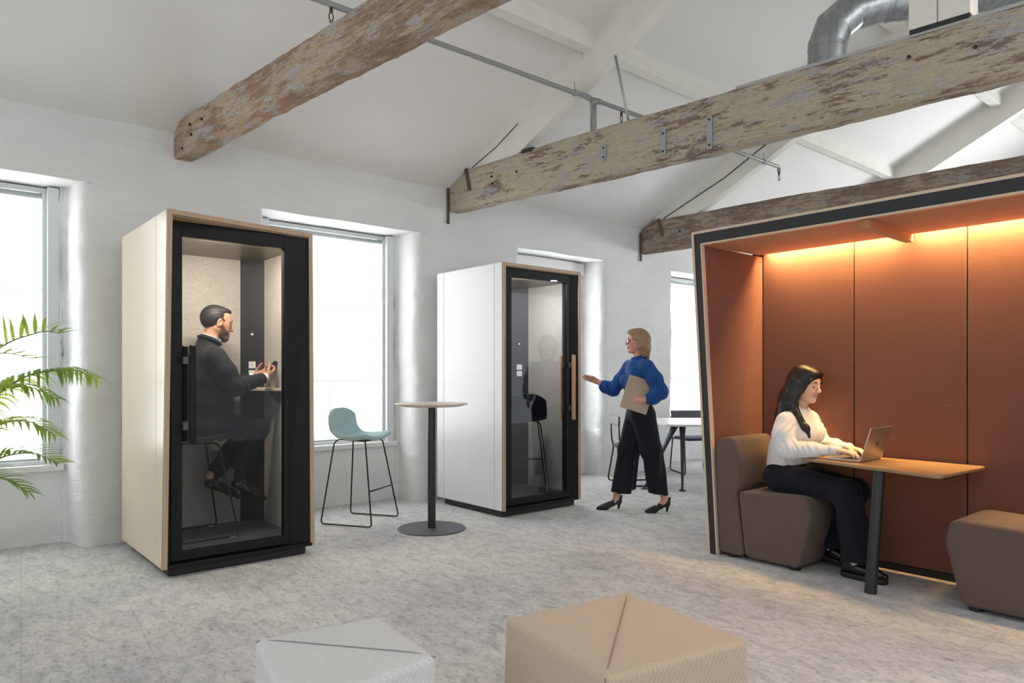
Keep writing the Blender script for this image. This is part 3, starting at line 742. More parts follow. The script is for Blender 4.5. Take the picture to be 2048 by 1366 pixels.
obj('ceiling_rib', hexa(BM(), [(xf+.02, 1.862, 2.17), (xb-.03, 1.79, 2.125), (xb-.03, 1.84, 2.125), (xf+.02, 1.93, 2.17), (xf+.02, 1.862, 2.222), (xb-.03, 1.79, 2.19), (xb-.03, 1.84, 2.19), (xf+.02, 1.93, 2.222)]), M_TERRAIN, A, bevel=.006)
bm = BM()
for a, b in ((mir(2.80), 1.78), (1.86, 2.80)):
    box(bm, xb-.040, xb-.014, a, b, zc_+.062, zc_+.068)
obj('led_strip', bm, M_STRIP, A)
for a, b in ((mir(2.80), 1.78), (1.86, 2.80)):
    lamp('alcove_strip_light', 'AREA', (xb-.034, (a+b)/2, zc_+.055), (xb-.02, (a+b)/2, zc_-.5), 17.0, (1.0, .62, .24), shape='RECTANGLE', size=abs(b-a), size_y=.022, spread=math.radians(125))

# table of the alcove
M_TOAK = wood('honey_oak_top', rgb(140, 110, 80), rgb(164, 134, 102), 1, 6, .35)
t = thing('alcove_table', 'oak topped table on one leaning black leg inside the alcove', 'table', (4.318, 1.823, 0))
def rel(p): return (p[0]-4.318, p[1]-1.823)
top = fillet([rel((4.45, 2.33))+(0,), rel((4.225, 1.425))+(0,), rel((4.875, 1.385))+(0,), rel((4.875, 2.33))+(0,)], .05, 6, closed=True)
bm = BM(); prism(bm, [(q.x, q.y) for q in top], 'z', .722, .742); o = obj('table_top', bm, M_TOAK, t, bevel=.005)
bm = BM(); tube(bm, [(0, 0, .0), (.072, -.02, .722)], .034, 28, flat=1); obj('leg', bm, M_POLE, t, smooth=False)
obj('power_box', bx(.14, .40, -.35, -.28, .695, .722), M_BLACKMATT, t, bevel=.004)
obj('wall_bracket', bx(.45, .56, -.35, .45, .69, .722), M_BLACKMATT, t)

# seats of the alcove: one block with a back, its twin across the table
M_BROWN = fabric('brown_wool', rgb(100, 84, 77), 330, .22, .25)
def lounge_seat(label, loc, flip):
    t = thing('lounge_chair', label, 'lounge chair', loc, 0, 'brown alcove chairs')
    f = (lambda y: -y) if not flip else (lambda y: y)      # local: y grows away from the back towards the knees
    w = .50
    def pr(pts, nm, bev):
        bm = BM(); q = fillet([(f(y), z, 0) for y, z in pts], .045, 6, closed=True); prism(bm, [(a.x, a.y) for a in q], 'x', 0, w); return obj(nm, bm, M_BROWN, t, bevel=bev, segs=5, smooth=True)
    pr([(.0, .024), (.20, .024), (.142, .46), (.165, .50), (.165, .62), (.165, .72), (.12, .845), (.03, .845), (-.032, .80), (-.028, .5)], 'backrest', .022)
    pr([(.205, .024), (.60, .024), (.68, .36), (.655, .475), (.60, .49), (.15, .475)], 'seat', .022)
    for x in (.06, w-.06):
        for y in (.08, .54): obj('foot', lathe(BM(), [(.036, 0), (.038, .010), (.03, .03), (0, .03)], (x, f(y), 0), 20), M_BLACKMATT, t)
    return t
lounge_seat('brown wool lounge chair carrying the woman with the laptop', (4.40, 2.905, 0), False)
lounge_seat('empty brown wool lounge chair at the right edge, opposite the woman', (4.385, .775, 0), True)

# ---------------------------------------------------------------- folded poufs in the foreground
def knit(name, c, per=.0075):
    t = NT(name); sc = .314/per
    def w(rot):
        q = t.node('TexWave', Scale=sc, Distortion=1.2, Detail=1.0); t.link(t.mapped((1, 1, 1), rot), q.inputs['Vector']); return q.outputs['Fac']
    h = t.math('MULTIPLY', w((0, .35, .6)), w((.5, .3, 2.1))); n = t.noise(300, (1, 1, 1), 2)
    f = lambda k: tuple(min(1, x*k) for x in c[:3])
    col = t.mix(.5, t.ramp(h, [(.0, f(.72)), (.5, f(1.08))]), t.ramp(n, [(.3, f(.8)), (.7, f(1.2))]))
    t.set(Base_Color=col, Roughness=.95, Specular_IOR_Level=.15, Sheen_Weight=.1); t.bump(t.math('ADD', h, t.math('MULTIPLY', n, .5)), .5, .003); return t.m
M_PBEIGE = knit('beige_knit', rgb(206, 186, 162)); M_PGREY = knit('light_grey_knit', rgb(226, 226, 223), .006)
def pouf(label, pts, ridge, mat, seam_mat, cz):
    """pts: four top corners, counter-clockwise; ridge: indices of the folded diagonal; cz: corner heights"""
    c = Vector((sum(p[0] for p in pts)/4, sum(p[1] for p in pts)/4, 0))
    t = thing('pouf', label, 'pouf', c, 0, 'knitted poufs')
    P = [Vector((p[0], p[1], 0))-c for p in pts]; i, j = ridge; k, l = [q for q in range(4) if q not in ridge]
    N = 10; vs, fs = [], []
    def top(u, v):      # bilinear footprint with a crease along the diagonal
        q = P[0]*(1-u)*(1-v)+P[1]*u*(1-v)+P[2]*u*v+P[3]*(1-u)*v
        if i == 0: d = u-v; a = cz[0]+(cz[2]-cz[0])*(u+v)/2; side = cz[1] if d > 0 else cz[3]
        else: d = u+v-1; a = cz[1]+(cz[3]-cz[1])*(v-u+1)/2; side = cz[2] if d > 0 else cz[0]
        ad = abs(d); z = a+(side-a)*ad + .0*ad
        return Vector((q.x, q.y, z))
    bm = BM(); grid = [[bm.verts.new(top(a/N, b/N)) for b in range(N+1)] for a in range(N+1)]
    for a in range(N):
        for b in range(N):
            v = [grid[a][b], grid[a+1][b], grid[a+1][b+1], grid[a][b+1]]
            if i == 0 and a == b: bm.faces.new([v[0], v[1], v[2]]); bm.faces.new([v[0], v[2], v[3]])
            elif i == 1 and a+b == N-1: bm.faces.new([v[0], v[1], v[3]]); bm.faces.new([v[1], v[2], v[3]])
            else: bm.faces.new(v)
    rim = [grid[a][0] for a in range(N)]+[grid[N][b] for b in range(N)]+[grid[N-a][N] for a in range(N)]+[grid[0][N-b] for b in range(N)]
    prev = rim
    for h in (.75, .5, .25, .0):
        sc = 1+.035*(1-h)
        ring = [bm.verts.new((v.co.x*sc, v.co.y*sc, .012+(v.co.z-.012)*h)) for v in rim]
        for a in range(len(rim)): bm.faces.new([prev[a], ring[a], ring[(a+1) % len(rim)], prev[(a+1) % len(rim)]])
        prev = ring
    bm.faces.new(prev[::-1]); bmesh.ops.recalc_face_normals(bm, faces=bm.faces[:])
    o = obj('cover', bm, mat, t, bevel=.022, segs=4, smooth=True); o.modifiers['bevel'].angle_limit = math.radians(24)
    a, b = top(*((0, 0) if i == 0 else (1, 0))), top(*((1, 1) if i == 0 else (0, 1)))
    pa = [a.lerp(b, q)+Vector((0, 0, .0015-.012*(abs(2*q-1)**8))) for q in np.linspace(.01, .99, 28)]
    if i == 0: pa += [pa[-1].lerp(Vector((0, 0, pa[-1].z)), .012)+Vector((0, 0, -dz)) for dz in (.03, .12)]
    obj('seam', tube(BM(), pa, .0022, 6), seam_mat, t)
    for p in P: obj('glide', lathe(BM(), [(.02, 0), (.02, .014), (0, .014)], tuple(p*.8)[:2]+(0,), 12), M_BLACKMATT, t)
M_SEAMB = plain('beige_seam', rgb(150, 130, 110), .9); M_SEAMG = plain('grey_seam', rgb(140, 140, 138), .9)
pouf('beige knitted pouf with a diagonal top seam, at bottom centre', [(2.19, 1.86), (1.622, 1.95), (1.50, 1.36), (2.105, 1.275)], (0, 2), M_PBEIGE, M_SEAMB, [.425, .42, .43, .42])
pouf('light grey knitted pouf, lower left of the beige one', [(1.292, 2.262), (.868, 2.324), (.80, 1.90), (1.25, 1.825)], (1, 3), M_PGREY, M_SEAMG, [.42, .42, .35, .42])

# ---------------------------------------------------------------- signed distance modelling for people
class Vol:
    def __init__(s, lo, hi, h):
        s.lo = np.array(lo, np.float32); s.h = h
        s.n = np.ceil((np.array(hi)-np.array(lo))/h).astype(int)+1
        s.f = np.full(s.n, 1.0, np.float32)
    def _reg(s, lo, hi):
        a = np.clip(np.floor((np.array(lo)-s.lo)/s.h).astype(int), 0, s.n); b = np.clip(np.ceil((np.array(hi)-s.lo)/s.h).astype(int)+1, 0, s.n)
        if np.any(b <= a): return None
        g = [(s.lo[k]+s.h*np.arange(a[k], b[k], dtype=np.float32)) for k in range(3)]
        return (slice(a[0], b[0]), slice(a[1], b[1]), slice(a[2], b[2])), g[0][:, None, None], g[1][None, :, None], g[2][None, None, :]
    def _put(s, sl, d, k, op):
        f = s.f[sl]
        if op == 'u':
            if k <= 0: s.f[sl] = np.minimum(f, d)
            else:
                h = np.clip(.5+.5*(f-d)/k, 0, 1); s.f[sl] = f*(1-h)+d*h-k*h*(1-h)
        else:
            d = -d; h = np.clip(.5-.5*(f-d)/max(k, 1e-5), 0, 1); s.f[sl] = f*(1-h)+d*h+max(k, 1e-5)*h*(1-h)
    def cone(s, a, b, ra, rb, k=.02, op='u', sc=(1, 1, 1)):
        a = np.array(a, np.float32); b = np.array(b, np.float32); sc = np.array(sc, np.float32)
        m = (max(ra, rb)+k*1.2+2*s.h)/sc
        r = s._reg(np.minimum(a, b)-m, np.maximum(a, b)+m)
        if r is None: return s
        sl, X, Y, Z = r; A = a*sc; B = (b-a)*sc; L = max(float(B@B), 1e-9)
        X = X*sc[0]-A[0]; Y = Y*sc[1]-A[1]; Z = Z*sc[2]-A[2]
        t = np.clip((X*B[0]+Y*B[1]+Z*B[2])/L, 0, 1)
        d = np.sqrt((X-t*B[0])**2+(Y-t*B[1])**2+(Z-t*B[2])**2)-(ra+(rb-ra)*t)
        s._put(sl, d/float(sc.max()**.5), k, op); return s
    def chain(s, pts, k=.02, sc=(1, 1, 1)):
        for (a, ra), (b, rb) in zip(pts, pts[1:]): s.cone(a, b, ra, rb, k, 'u', sc)
        return s
    def ell(s, c, r, k=.02, op='u', R=None):
        c = np.array(c, np.float32); r = np.array(r, np.float32); m = r.max()+k*1.2+2*s.h
        q = s._reg(c-m, c+m)
        if q is None: return s
        sl, X, Y, Z = q; X = X-c[0]; Y = Y-c[1]; Z = Z-c[2]
        if R is not None:
            R = np.array(R, np.float32)
            X, Y, Z = (R[0, 0]*X+R[1, 0]*Y+R[2, 0]*Z), (R[0, 1]*X+R[1, 1]*Y+R[2, 1]*Z), (R[0, 2]*X+R[1, 2]*Y+R[2, 2]*Z)
        k0 = np.sqrt((X/r[0])**2+(Y/r[1])**2+(Z/r[2])**2); k1 = np.sqrt((X/r[0]**2)**2+(Y/r[1]**2)**2+(Z/r[2]**2)**2)
        s._put(sl, k0*(k0-1)/np.maximum(k1, 1e-6), k, op); return s
    def cut(s, p, n, lo=None, hi=None):      # remove what lies on the side the normal points to, inside a box
        r = s._reg(lo if lo is not None else s.lo, hi if hi is not None else s.lo+s.n*s.h)
        if r is None: return s
        sl, X, Y, Z = r; n = np.array(n, np.float32); n = n/np.linalg.norm(n)
        d = (X-p[0])*n[0]+(Y-p[1])*n[1]+(Z-p[2])*n[2]
        s.f[sl] = np.maximum(s.f[sl], d); return s
    def ripple(s, fn, lo, hi):
        r = s._reg(lo, hi)
        if r is None: return s
        sl, X, Y, Z = r; s.f[sl] = s.f[sl]+fn(X, Y, Z).astype(np.float32); return s
    def mesh(s):
        f = s.f; n = f.shape; ins = f < 0
        c = np.zeros((n[0]-1, n[1]-1, n[2]-1), np.int8)
        for i in (0, 1):
            for j in (0, 1):
                for k in (0, 1): c += ins[i:n[0]-1+i, j:n[1]-1+j, k:n[2]-1+k]
        idx = np.argwhere((c > 0) & (c < 8)); num = -np.ones(c.shape, np.int32); num[tuple(idx.T)] = np.arange(len(idx))
        acc = np.zeros((len(idx), 3)); cnt = np.zeros(len(idx))
        val = {(i, j, k): f[idx[:, 0]+i, idx[:, 1]+j, idx[:, 2]+k].astype(np.float64) for i in (0, 1) for j in (0, 1) for k in (0, 1)}
        for a in val:
            for ax in range(3):
                if a[ax]: continue
                b = list(a); b[ax] = 1; b = tuple(b); fa, fb = val[a], val[b]; m = (fa < 0) != (fb < 0)
                t = np.where(m, fa/np.where(m, fa-fb, 1), 0); p = np.array(a, float)[None, :].repeat(len(idx), 0); p[:, ax] += t
                acc[m] += p[m]; cnt[m] += 1
        v = s.lo+(idx+acc/np.maximum(cnt, 1)[:, None])*s.h
        faces = []
        for ax in range(3):
            u, w = [(1, 2), (2, 0), (0, 1)][ax]
            sa = [slice(None)]*3; sb = [slice(None)]*3; sa[ax] = slice(0, n[ax]-1); sb[ax] = slice(1, n[ax])
            A = ins[tuple(sa)]; B = ins[tuple(sb)]; e = np.argwhere(A != B)
            e = e[(e[:, u] > 0) & (e[:, w] > 0) & (e[:, u] < n[u]-1) & (e[:, w] < n[w]-1)]
            fl = A[tuple(e.T)]
            def g(du, dw):
                q = e.copy(); q[:, u] -= du; q[:, w] -= dw; return num[tuple(q.T)]
            Q = np.stack([g(1, 1), g(0, 1), g(0, 0), g(1, 0)], 1)
            Q[~fl] = Q[~fl][:, ::-1]; faces.append(Q[(Q >= 0).all(1)])
        return v, np.concatenate(faces)

def put(name, vol, mat, parent, label=None, relax=1):
    v, f = vol.mesh()
    me = bpy.data.meshes.new(name)
    me.vertices.add(len(v)); me.loops.add(len(f)*4); me.polygons.add(len(f))
    me.vertices.foreach_set('co', v.astype(np.float32).ravel())
    me.loops.foreach_set('vertex_index', f.astype(np.int32).ravel())
    me.polygons.foreach_set('loop_start', np.arange(0, len(f)*4, 4, dtype=np.int32))
    me.update(); me.validate()
    me.polygons.foreach_set('use_smooth', [True]*len(me.polygons))
    me.materials.append(mat)
    o = bpy.data.objects.new(name, me); S.collection.objects.link(o); o.parent = parent
    if relax:
        m = o.modifiers.new('relax', 'SMOOTH'); m.factor = .5; m.iterations = relax
    if label: o['label'] = label
    return o, v

def paint(o, v, fn, base):
    """real colour regions of skin: lips, beard, nails"""
    col = np.ones((len(v), 4), np.float32); col[:, :3] = np.array(base[:3])
    fn(v, col)
    a = o.data.color_attributes.new('tone', 'FLOAT_COLOR', 'POINT'); a.data.foreach_set('color', col.ravel())
def skin_mat(name, rough=.48):
    t = NT(name); a = t.node('VertexColor'); a.layer_name = 'tone'
    n = t.ramp(t.noise(40, (1, 1, 1), 3), [(.3, (.94, .93, .92)), (.7, (1.05, 1.05, 1.05))])
    t.set(Base_Color=t.mix(1.0, a.outputs['Color'], n, 'MULTIPLY'), Roughness=rough, Subsurface_Weight=.12, Specular_IOR_Level=.4)
    t.b.inputs['Subsurface Radius'].default_value = (.012, .005, .003); return t.m
M_SKIN = skin_mat('skin')
def hair_mat(name, c1, c2, rough=.38, axis=(18, 18, 1.5)):
    t = NT(name); n = t.noise(24, axis, 4, .6)
    t.set(Base_Color=t.ramp(n, [(.3, c1), (.7, c2)]), Roughness=rough, Specular_IOR_Level=.45); t.bump(n, .22, .003); return t.m
M_SUIT = fabric('charcoal_suit', (.0125, .0125, .015), 260, .16, .12, .8, sheen=.05)
M_TROUS = fabric('midnight_trousers', (.010, .011, .017), 260, .15, .12, .85, sheen=.05)
M_BLOUSE = fabric('white_blouse', (.72, .72, .73), 160, .03, .06, .75, sheen=.1)
M_BLUE = fabric('royal_blue_knit', (.012, .065, .24), 260, .12, .15, .85, sheen=.1)
M_SHIRT = plain('white_shirt', (.78, .78, .79), .7, var=.01)
M_LEATHER = plain('black_leather', (.010, .010, .011), .22, var=.2, vscale=30)
M_SUEDE = plain('black_suede', (.012, .012, .013), .7, var=.15)
M_SOLE = plain('black_sole', (.014, .013, .012), .6)
M_HAIRM = hair_mat('short_dark_hair', (.008, .006, .005, 1), (.020, .016, .014, 1), .55, (2, 5, 5))
M_HAIRW = hair_mat('long_black_hair', (.006, .005, .005, 1), (.022, .016, .013, 1), .33)
M_HAIRB = hair_mat('blonde_hair', rgb(112, 88, 66), rgb(176, 146, 110), .45)
M_EYEW = plain('eye_white', (.62, .60, .57), .25, var=.01)
M_IRIS = plain('dark_iris', (.015, .010, .008), .15)
M_BROW = plain('dark_brow', (.016, .012, .010), .8)
M_BROWL = plain('light_brow', rgb(110, 86, 66), .8)
M_LASH = plain('lash', (.008, .007, .007), .6)

class Frame:                # local head frame -> person frame
    def __init__(s, c, pitch=0, yaw=0, roll=0, scale=1.0):
        s.M = (Matrix.Rotation(yaw, 3, 'Z') @ Matrix.Rotation(pitch, 3, 'Y') @ Matrix.Rotation(roll, 3, 'X'))
        s.R = np.array(s.M); s.c = np.array(c); s.k = scale
    def p(s, q): return s.c+s.R @ (np.array(q, float)*s.k)
    def inv(s, v): return ((v-s.c) @ s.R)/s.k
def head(V, F, male, jaw=1.0):
    k = F.k; p = F.p; R = F.R
    E = lambda c, r, kk=.02, op='u': V.ell(p(c), np.array(r)*k, kk*k, op, R)
    C = lambda a, b, ra, rb, kk=.015, op='u': V.cone(p(a), p(b), ra*k, rb*k, kk*k, op)
    E((-.018, 0, .028), (.094, .074, .088)); E((.030, 0, .035), (.062, .064, .066), .03)
    E((.036, 0, -.030), (.056, .056, .074), .03)
    for s in (1, -1):
        C((-.005, .052*s, -.045), (.060, .016*s, -.098), .018, .016, .03)        # jaw line
        C((.050, .048*s, -.012), (.012, .062*s, -.010), .016, .013, .025)       # cheekbone
        E((.052, .034*s, -.040), (.030, .024, .030), .02)                         # cheek
        C((.088, .012*s, .026), (.070, .050*s, .024), .010 if male else .007, .008, .014)    # brow
        E((.100, .032*s, .006), (.016, .019, .012), .012, 's')                   # eye socket
        E((.0775, .032*s, .005), (.0145, .0155, .0135), .003)                        # lids over the eye
        E((.1035, .0105*s, -.032), (.011, .008, .0075), .006)                     # nostril wing
        E((-.004, .074*s, .0), (.017, .010, .031), .006); E((.002, .081*s, .002), (.009, .007, .017), .004, 's'); E((-.006, .074*s, -.026), (.010, .008, .011), .005)
    C((.088, 0, .018), (.114, 0, -.026), .0075, .0105, .010); E((.113, 0, -.027), (.011, .0105, .0095), .006)
    C((.095, -.014, -.059), (.0995, 0, -.0565), .0055, .007, .006); C((.095, .014, -.059), (.0995, 0, -.0565), .0055, .007, .006)
    C((.092, -.012, -.071), (.0965, 0, -.0715), .006, .0078, .006); C((.092, .012, -.071), (.0965, 0, -.0715), .006, .0078, .006)
    C((.104, -.018, -.0645), (.104, .018, -.0645), .003, .003, .004, 's')        # line of the mouth
    E((.076, 0, -.098), (.023, .024, .020), .018)                                 # chin
    if male: E((.070, 0, -.098), (.026, .034, .022), .02)
def face_paint(F, base, lips, beard=None, flush=None):
    def fn(v, col):
        q = F.inv(v)
        x, y, z = q[:, 0], q[:, 1], q[:, 2]
        near = (np.abs(q) < .15).all(1)
        if beard is not None:
            m = near & (x > -.02)
            zb = -.010-.62*np.clip(x-.020, 0, .065)
            g = np.clip((zb-z)/.016, 0, 1)*np.clip((x-.002)/.016, 0, 1)*np.clip((z+.128)/.012, 0, 1)
            mo = np.clip((-.041-z)/.008, 0, 1)*(x > .086)*(np.abs(y) < .026); g = np.where((x > .086) & (np.abs(y) < .022) & (z > -.052), mo, g)
            side = np.clip(1-np.abs(x-.020)/.013, 0, 1)*(z < .02)*(z > -.03)*(np.abs(y) > .04); g = np.maximum(g, .8*side)
            g = g*m*(z > -.125)
            col[:, :3] = col[:, :3]*(1-.86*g[:, None])+np.array(beard)*.86*g[:, None]
        lp = near & (x > .087) & (np.abs(y) < .0195) & (np.abs(z+.0645) < .0125-.25*np.abs(y)*.9)
        col[lp, :3] = lips
        if flush is not None:
            d = np.exp(-(((np.abs(y)-.038)/.02)**2+((z+.03)/.02)**2))*near*(x > .03)
            col[:, :3] = col[:, :3]*(1-.5*d[:, None])+np.array(flush)*.5*d[:, None]
    return fn
def face_parts(F, o, brow, down=.35, lashes=True):
    k = F.k
    def P(q): return tuple(F.p(q))
    for s in (1, -1):
        e = obj('eye', bmesh_sphere(P((.0800, .032*s, .0035)), .0125*k), M_EYEW, o, smooth=True)
        obj('iris', bmesh_sphere(P((.0872, .0325*s, .0035-.006*down)), .0062*k, sc=(1, 1, 1)), M_IRIS, e, smooth=True)
        b = [P((.0945-.00008*0-.30*max(0, t-.018)*.55, t*s, .0265+.006*math.sin((t-.012)/.04*PI))) for t in np.linspace(.012, .052, 8)]
        obj('eyebrow', tube(BM(), b, [.0022*k, .0036*k, .004*k, .004*k, .0037*k, .0032*k, .0026*k, .0015*k], 8), brow, o, smooth=True)
        if lashes:
            l = [P((.0925-.0105*((t-.032)/.016)**2, t*s, .0055-.006*down+.003*(1-((t-.032)/.016)**2))) for t in np.linspace(.017, .047, 9)]
            obj('eyelash', tube(BM(), l, .0013*k, 6), M_LASH, o, smooth=True)

def hand(V, wrist, d, n, thumb_side, curl=(.3, .35, .4, .45), thumb=(.8, .35), size=1.0, spread=.06, bend=0.0):
    """wrist point, finger direction d, palm normal n (where the fingers curl to), thumb_side +1/-1 along n x d"""
    d = Vector(d).normalized(); n = Vector(n); n = (n-d*n.dot(d)).normalized(); s = n.cross(d).normalized()*thumb_side
    w = Vector(wrist); k = size
    V.cone(w-d*.03*k, w+d*.01*k, .025*k, .023*k, .012)
    offs = (.029, .0095, -.0095, -.027); base = (.086, .090, .086, .078); lens = (.070, .078, .072, .057)
    for o_, b_ in zip(offs, base): V.cone(w+d*.012*k+s*o_*.62*k, w+d*b_*k+s*o_*k, .0145*k, .0115*k, .012)
    tips = []
    for i in range(4):
        p = w+d*base[i]*k+s*offs[i]*k; a = bend+curl[i]*.6; L = lens[i]*k; r = (.0092, .0095, .009, .008)[i]*k
        sp = s*(offs[i]*spread*14)
        for j, fr in enumerate((.46, .30, .24)):
            dd = (d*math.cos(a)+n*math.sin(a)+sp*.25).normalized(); q = p+dd*L*fr
            V.cone(p, q, r, r*.9, .004); p = q; r *= .9; a += curl[i]*(1.0 if j == 0 else .7)
        tips.append(p)
    p = w+d*.022*k+s*.022*k; dd = (d*.62+s*thumb[0]+n*thumb[1]).normalized()
    q = p+dd*.042*k; V.cone(p, q, .0135*k, .0115*k, .010)
    dd = (d*.9+s*thumb[0]*.35+n*thumb[1]*1.0).normalized(); r_ = q+dd*.032*k; V.cone(q, r_, .0108*k, .0098*k, .004)
    dd = (d*1.0+s*thumb[0]*.05+n*thumb[1]*1.3).normalized(); V.cone(r_, r_+dd*.026*k, .0098*k, .0078*k, .004)
    return tips
def shoe(name, heel, toe, parent, mat, h=.075, wd=.042, sole=.022, heel_h=0.0, up=None, ank=None, ankr=.042):
    """a shoe from heel to toe point (on the sole line)"""
    a, b = np.array(heel, float), np.array(toe, float); d = b-a; L = np.linalg.norm(d); d /= L
    z = np.array((0, 0, 1.0)) if up is None else np.array(up, float); z = z-d*(z@d); z /= np.linalg.norm(z)
    V = Vol(np.minimum(a, b)-.12, np.maximum(a, b)+.16, .0032)
    c = lambda t, hh: a+d*L*t+z*hh
    V.cone(c(.14, sole+.030), c(.42, sole+.030), .036, .036, .02); V.cone(c(.42, sole+.028), c(.74, sole+.018), .037, .034, .03)
    V.cone(c(.74, sole+.016), c(.92, sole+.010), .034, .022, .02)
    V.cone(c(.12, sole+.03), c(.16, sole+h), .034, .034, .02); V.cone(c(.34, sole+.04), c(.22, sole+h), .034, .036, .025)
    V.cut(c(.2, sole), -z); V.cut(c(.2, sole+h), z)
    o, _ = put(name, V, mat, parent)
    return o

SK_M = rgb(184, 136, 110); SK_W = rgb(226, 184, 160); SK_B = rgb(212, 158, 136)
def ring(c, rx, ry, tilt, r, flat, name, mat, parent, n=28, a0=0, a1=2*PI):
    pts = []
    full = abs(a1-a0-2*PI) < 1e-3
    for t in np.linspace(a0, a1, n+1)[:(-1 if full else None)]:
        x, y = rx*math.cos(t), ry*math.sin(t); pts.append((c[0]+x, c[1]+y, c[2]+x*tilt))
    return obj(name, tube(BM(), pts, r, 8, closed=full, flat=flat), mat, parent, smooth=True)

# ---------------------------------------------------------------- man in the suit, seated in the first booth
def man():
    P = thing('person', 'man in charcoal suit holding a phone, seated inside the maple booth', 'person', (1.60, 5.36, 0), 0)
    F = Frame((.122, 0, 1.662), pitch=.20, scale=1.03)
    V = Vol((-.2, -.42, .24), (.72, .42, 1.86), .0043)
    V.chain([((.07, 0, .95), .105), ((.06, 0, 1.15), .095), ((.055, 0, 1.36), .095)], .05, (1, .74, 1))
    V.cone((.055, -.13, 1.41), (.055, .13, 1.41), .058, .058, .05)
    V.cone((.052, 0, 1.45), (.098, 0, 1.60), .066, .058, .04); head(V, F, True)
    for s, elb, wr in ((-1, (.165, -.262, 1.195), (.425, -.150, 1.262)), (1, (.165, .262, 1.195), (.425, .080, 1.262))):
        V.chain([((.06, .195*s, 1.41), .052), (elb, .044), (wr, .027)], .02)
    for s, kn, an in ((-1, (.385, -.13, .885), (.245, -.10, .53)), (1, (.385, .12, .88), (.105, .07, .53))):
        V.chain([((.075, .09*s, .93), .075), (kn, .058), (an, .036)], .02)
        d = Vector((.24, 0, -.12)); V.cone(an, Vector(an)+d*.22+Vector((0, 0, -.045)), .030, .018, .01)
    hand(V, (.425, -.150, 1.262), (.80, .42, .36), (-.25, .70, .62), -1, (.8, .85, .9, .95), (.55, .55), spread=.0)
    hand(V, (.425, .080, 1.262), (.80, -.40, .40), (-.25, -.70, .62), 1, (.8, .85, .9, .95), (.55, .55), spread=.0)
    o, v = put('body', V, M_SKIN, P)
    paint(o, v, face_paint(F, SK_M, rgb(150, 98, 84)[:3], beard=rgb(50, 38, 32)[:3]), SK_M)
    face_parts(F, o, M_BROW, .6)
    # hair
    V = Vol((-.06, -.14, 1.52), (.30, .14, 1.86), .0033); k = F.k
    E = lambda c, r, kk=.012, op='u': V.ell(F.p(c), np.array(r)*k, kk*k, op, F.R)
    E((-.020, 0, .030), (.0995, .0795, .0945)); E((.032, -.004, .094), (.050, .054, .022), .02)
    E((.116, 0, .0), (.074, .13, .088), .006, 's'); E((.055, 0, -.075), (.09, .12, .085), .012, 's')
    for s in (1, -1): E((-.002, .090*s, -.006), (.019, .024, .032), .004, 's')
    for s in (1, -1): E((.026, .0665*s, .006), (.010, .006, .028), .006)
    V.cut(F.p((-.06, 0, -.070)), F.R @ np.array((-.25, 0, -1.0)))
    V.ripple(lambda X, Y, Z: .0007*np.sin(420*Y+160*Z)+.0006*np.sin(300*X+350*Z), (-.06, -.14, 1.52), (.30, .14, 1.86))
    put('hair', V, M_HAIRM, o)
    # jacket
    V = Vol((-.2, -.42, .77), (.62, .42, 1.58), .005)
    V.ell((.080, 0, .90), (.170, .205, .13), .03)
    V.chain([((.085, 0, .95), .140), ((.085, 0, 1.08), .142), ((.062, 0, 1.26), .140), ((.052, 0, 1.37), .120)], .05, (1, .76, 1))
    V.cone((.05, -.145, 1.415), (.05, .145, 1.415), .068, .068, .06); V.cone((.045, 0, 1.45), (.058, 0, 1.518), .092, .072, .04)
    for s, elb, wr in ((-1, (.165, -.262, 1.195), (.402, -.165, 1.257)), (1, (.165, .262, 1.195), (.402, .095, 1.257))):
        V.chain([((.055, .19*s, 1.405), .076), ((.11, .238*s, 1.30), .071), (elb, .062), (wr, .043)], .03)
    V.ripple(lambda X, Y, Z: .004*np.sin(55*X+38*Z+6*np.sin(20*Y))*np.exp(-((Z-1.20)/.06)**2)*(np.abs(Y) > .16), (-.05, -.4, 1.08), (.42, .4, 1.34))
    V.ripple(lambda X, Y, Z: .004*np.sin(30*Z-26*X+4*np.sin(14*Y)), (-.2, -.25, .95), (.3, .25, 1.2))
    V.cut((.1, 0, .822), (.10, 0, -1))
    V.cone((.075, 0, 1.50), (.11, 0, 1.62), .064, .064, .0, 's')
    for s, wr in ((-1, (.402, -.165, 1.257)), (1, (.402, .095, 1.257))):
        V.cut(wr, (.92, .3*-s, .25), np.array(wr)-.07, np.array(wr)+.09)
    j, _ = put('jacket', V, M_SUIT, P)
    ring((.070, 0, 1.528), .068, .074, -.40, .020, .5, 'jacket_collar', M_SUIT, j)
    ring((.078, 0, 1.548), .060, .063, -.42, .015, .30, 'shirt_collar', M_SHIRT, P)
    for a, b in (((.395, -.168, 1.256), (.424, -.152, 1.263)), ((.395, .098, 1.256), (.424, .081, 1.263))):
        obj('shirt_cuff', tube(BM(), [a, b], [.040, .037], 24), M_SHIRT, P, smooth=True)
    # trousers, socks, shoes
    V = Vol((-.15, -.3, .42), (.55, .3, 1.02), .005)
    V.ell((.075, 0, .93), (.16, .19, .085), .04)
    for s, kn, an in ((-1, (.385, -.13, .885), (.225, -.10, .55)), (1, (.385, .12, .88), (.105, .07, .52))):
        V.chain([((.08, .095*s, .935), .092), (kn, .070), ((np.array(kn)+np.array(an))/2, .064), (an, .062)], .03)
        q = np.array(an)+(np.array(kn)-np.array(an))*.10
        V.cut(q, np.array(an)-np.array(kn), q-.12, q+.13)
    V.ripple(lambda X, Y, Z: .003*np.sin(60*X-50*Z), (.25, -.25, .78), (.5, .25, .98))
    put('trousers', V, M_SUIT, P)
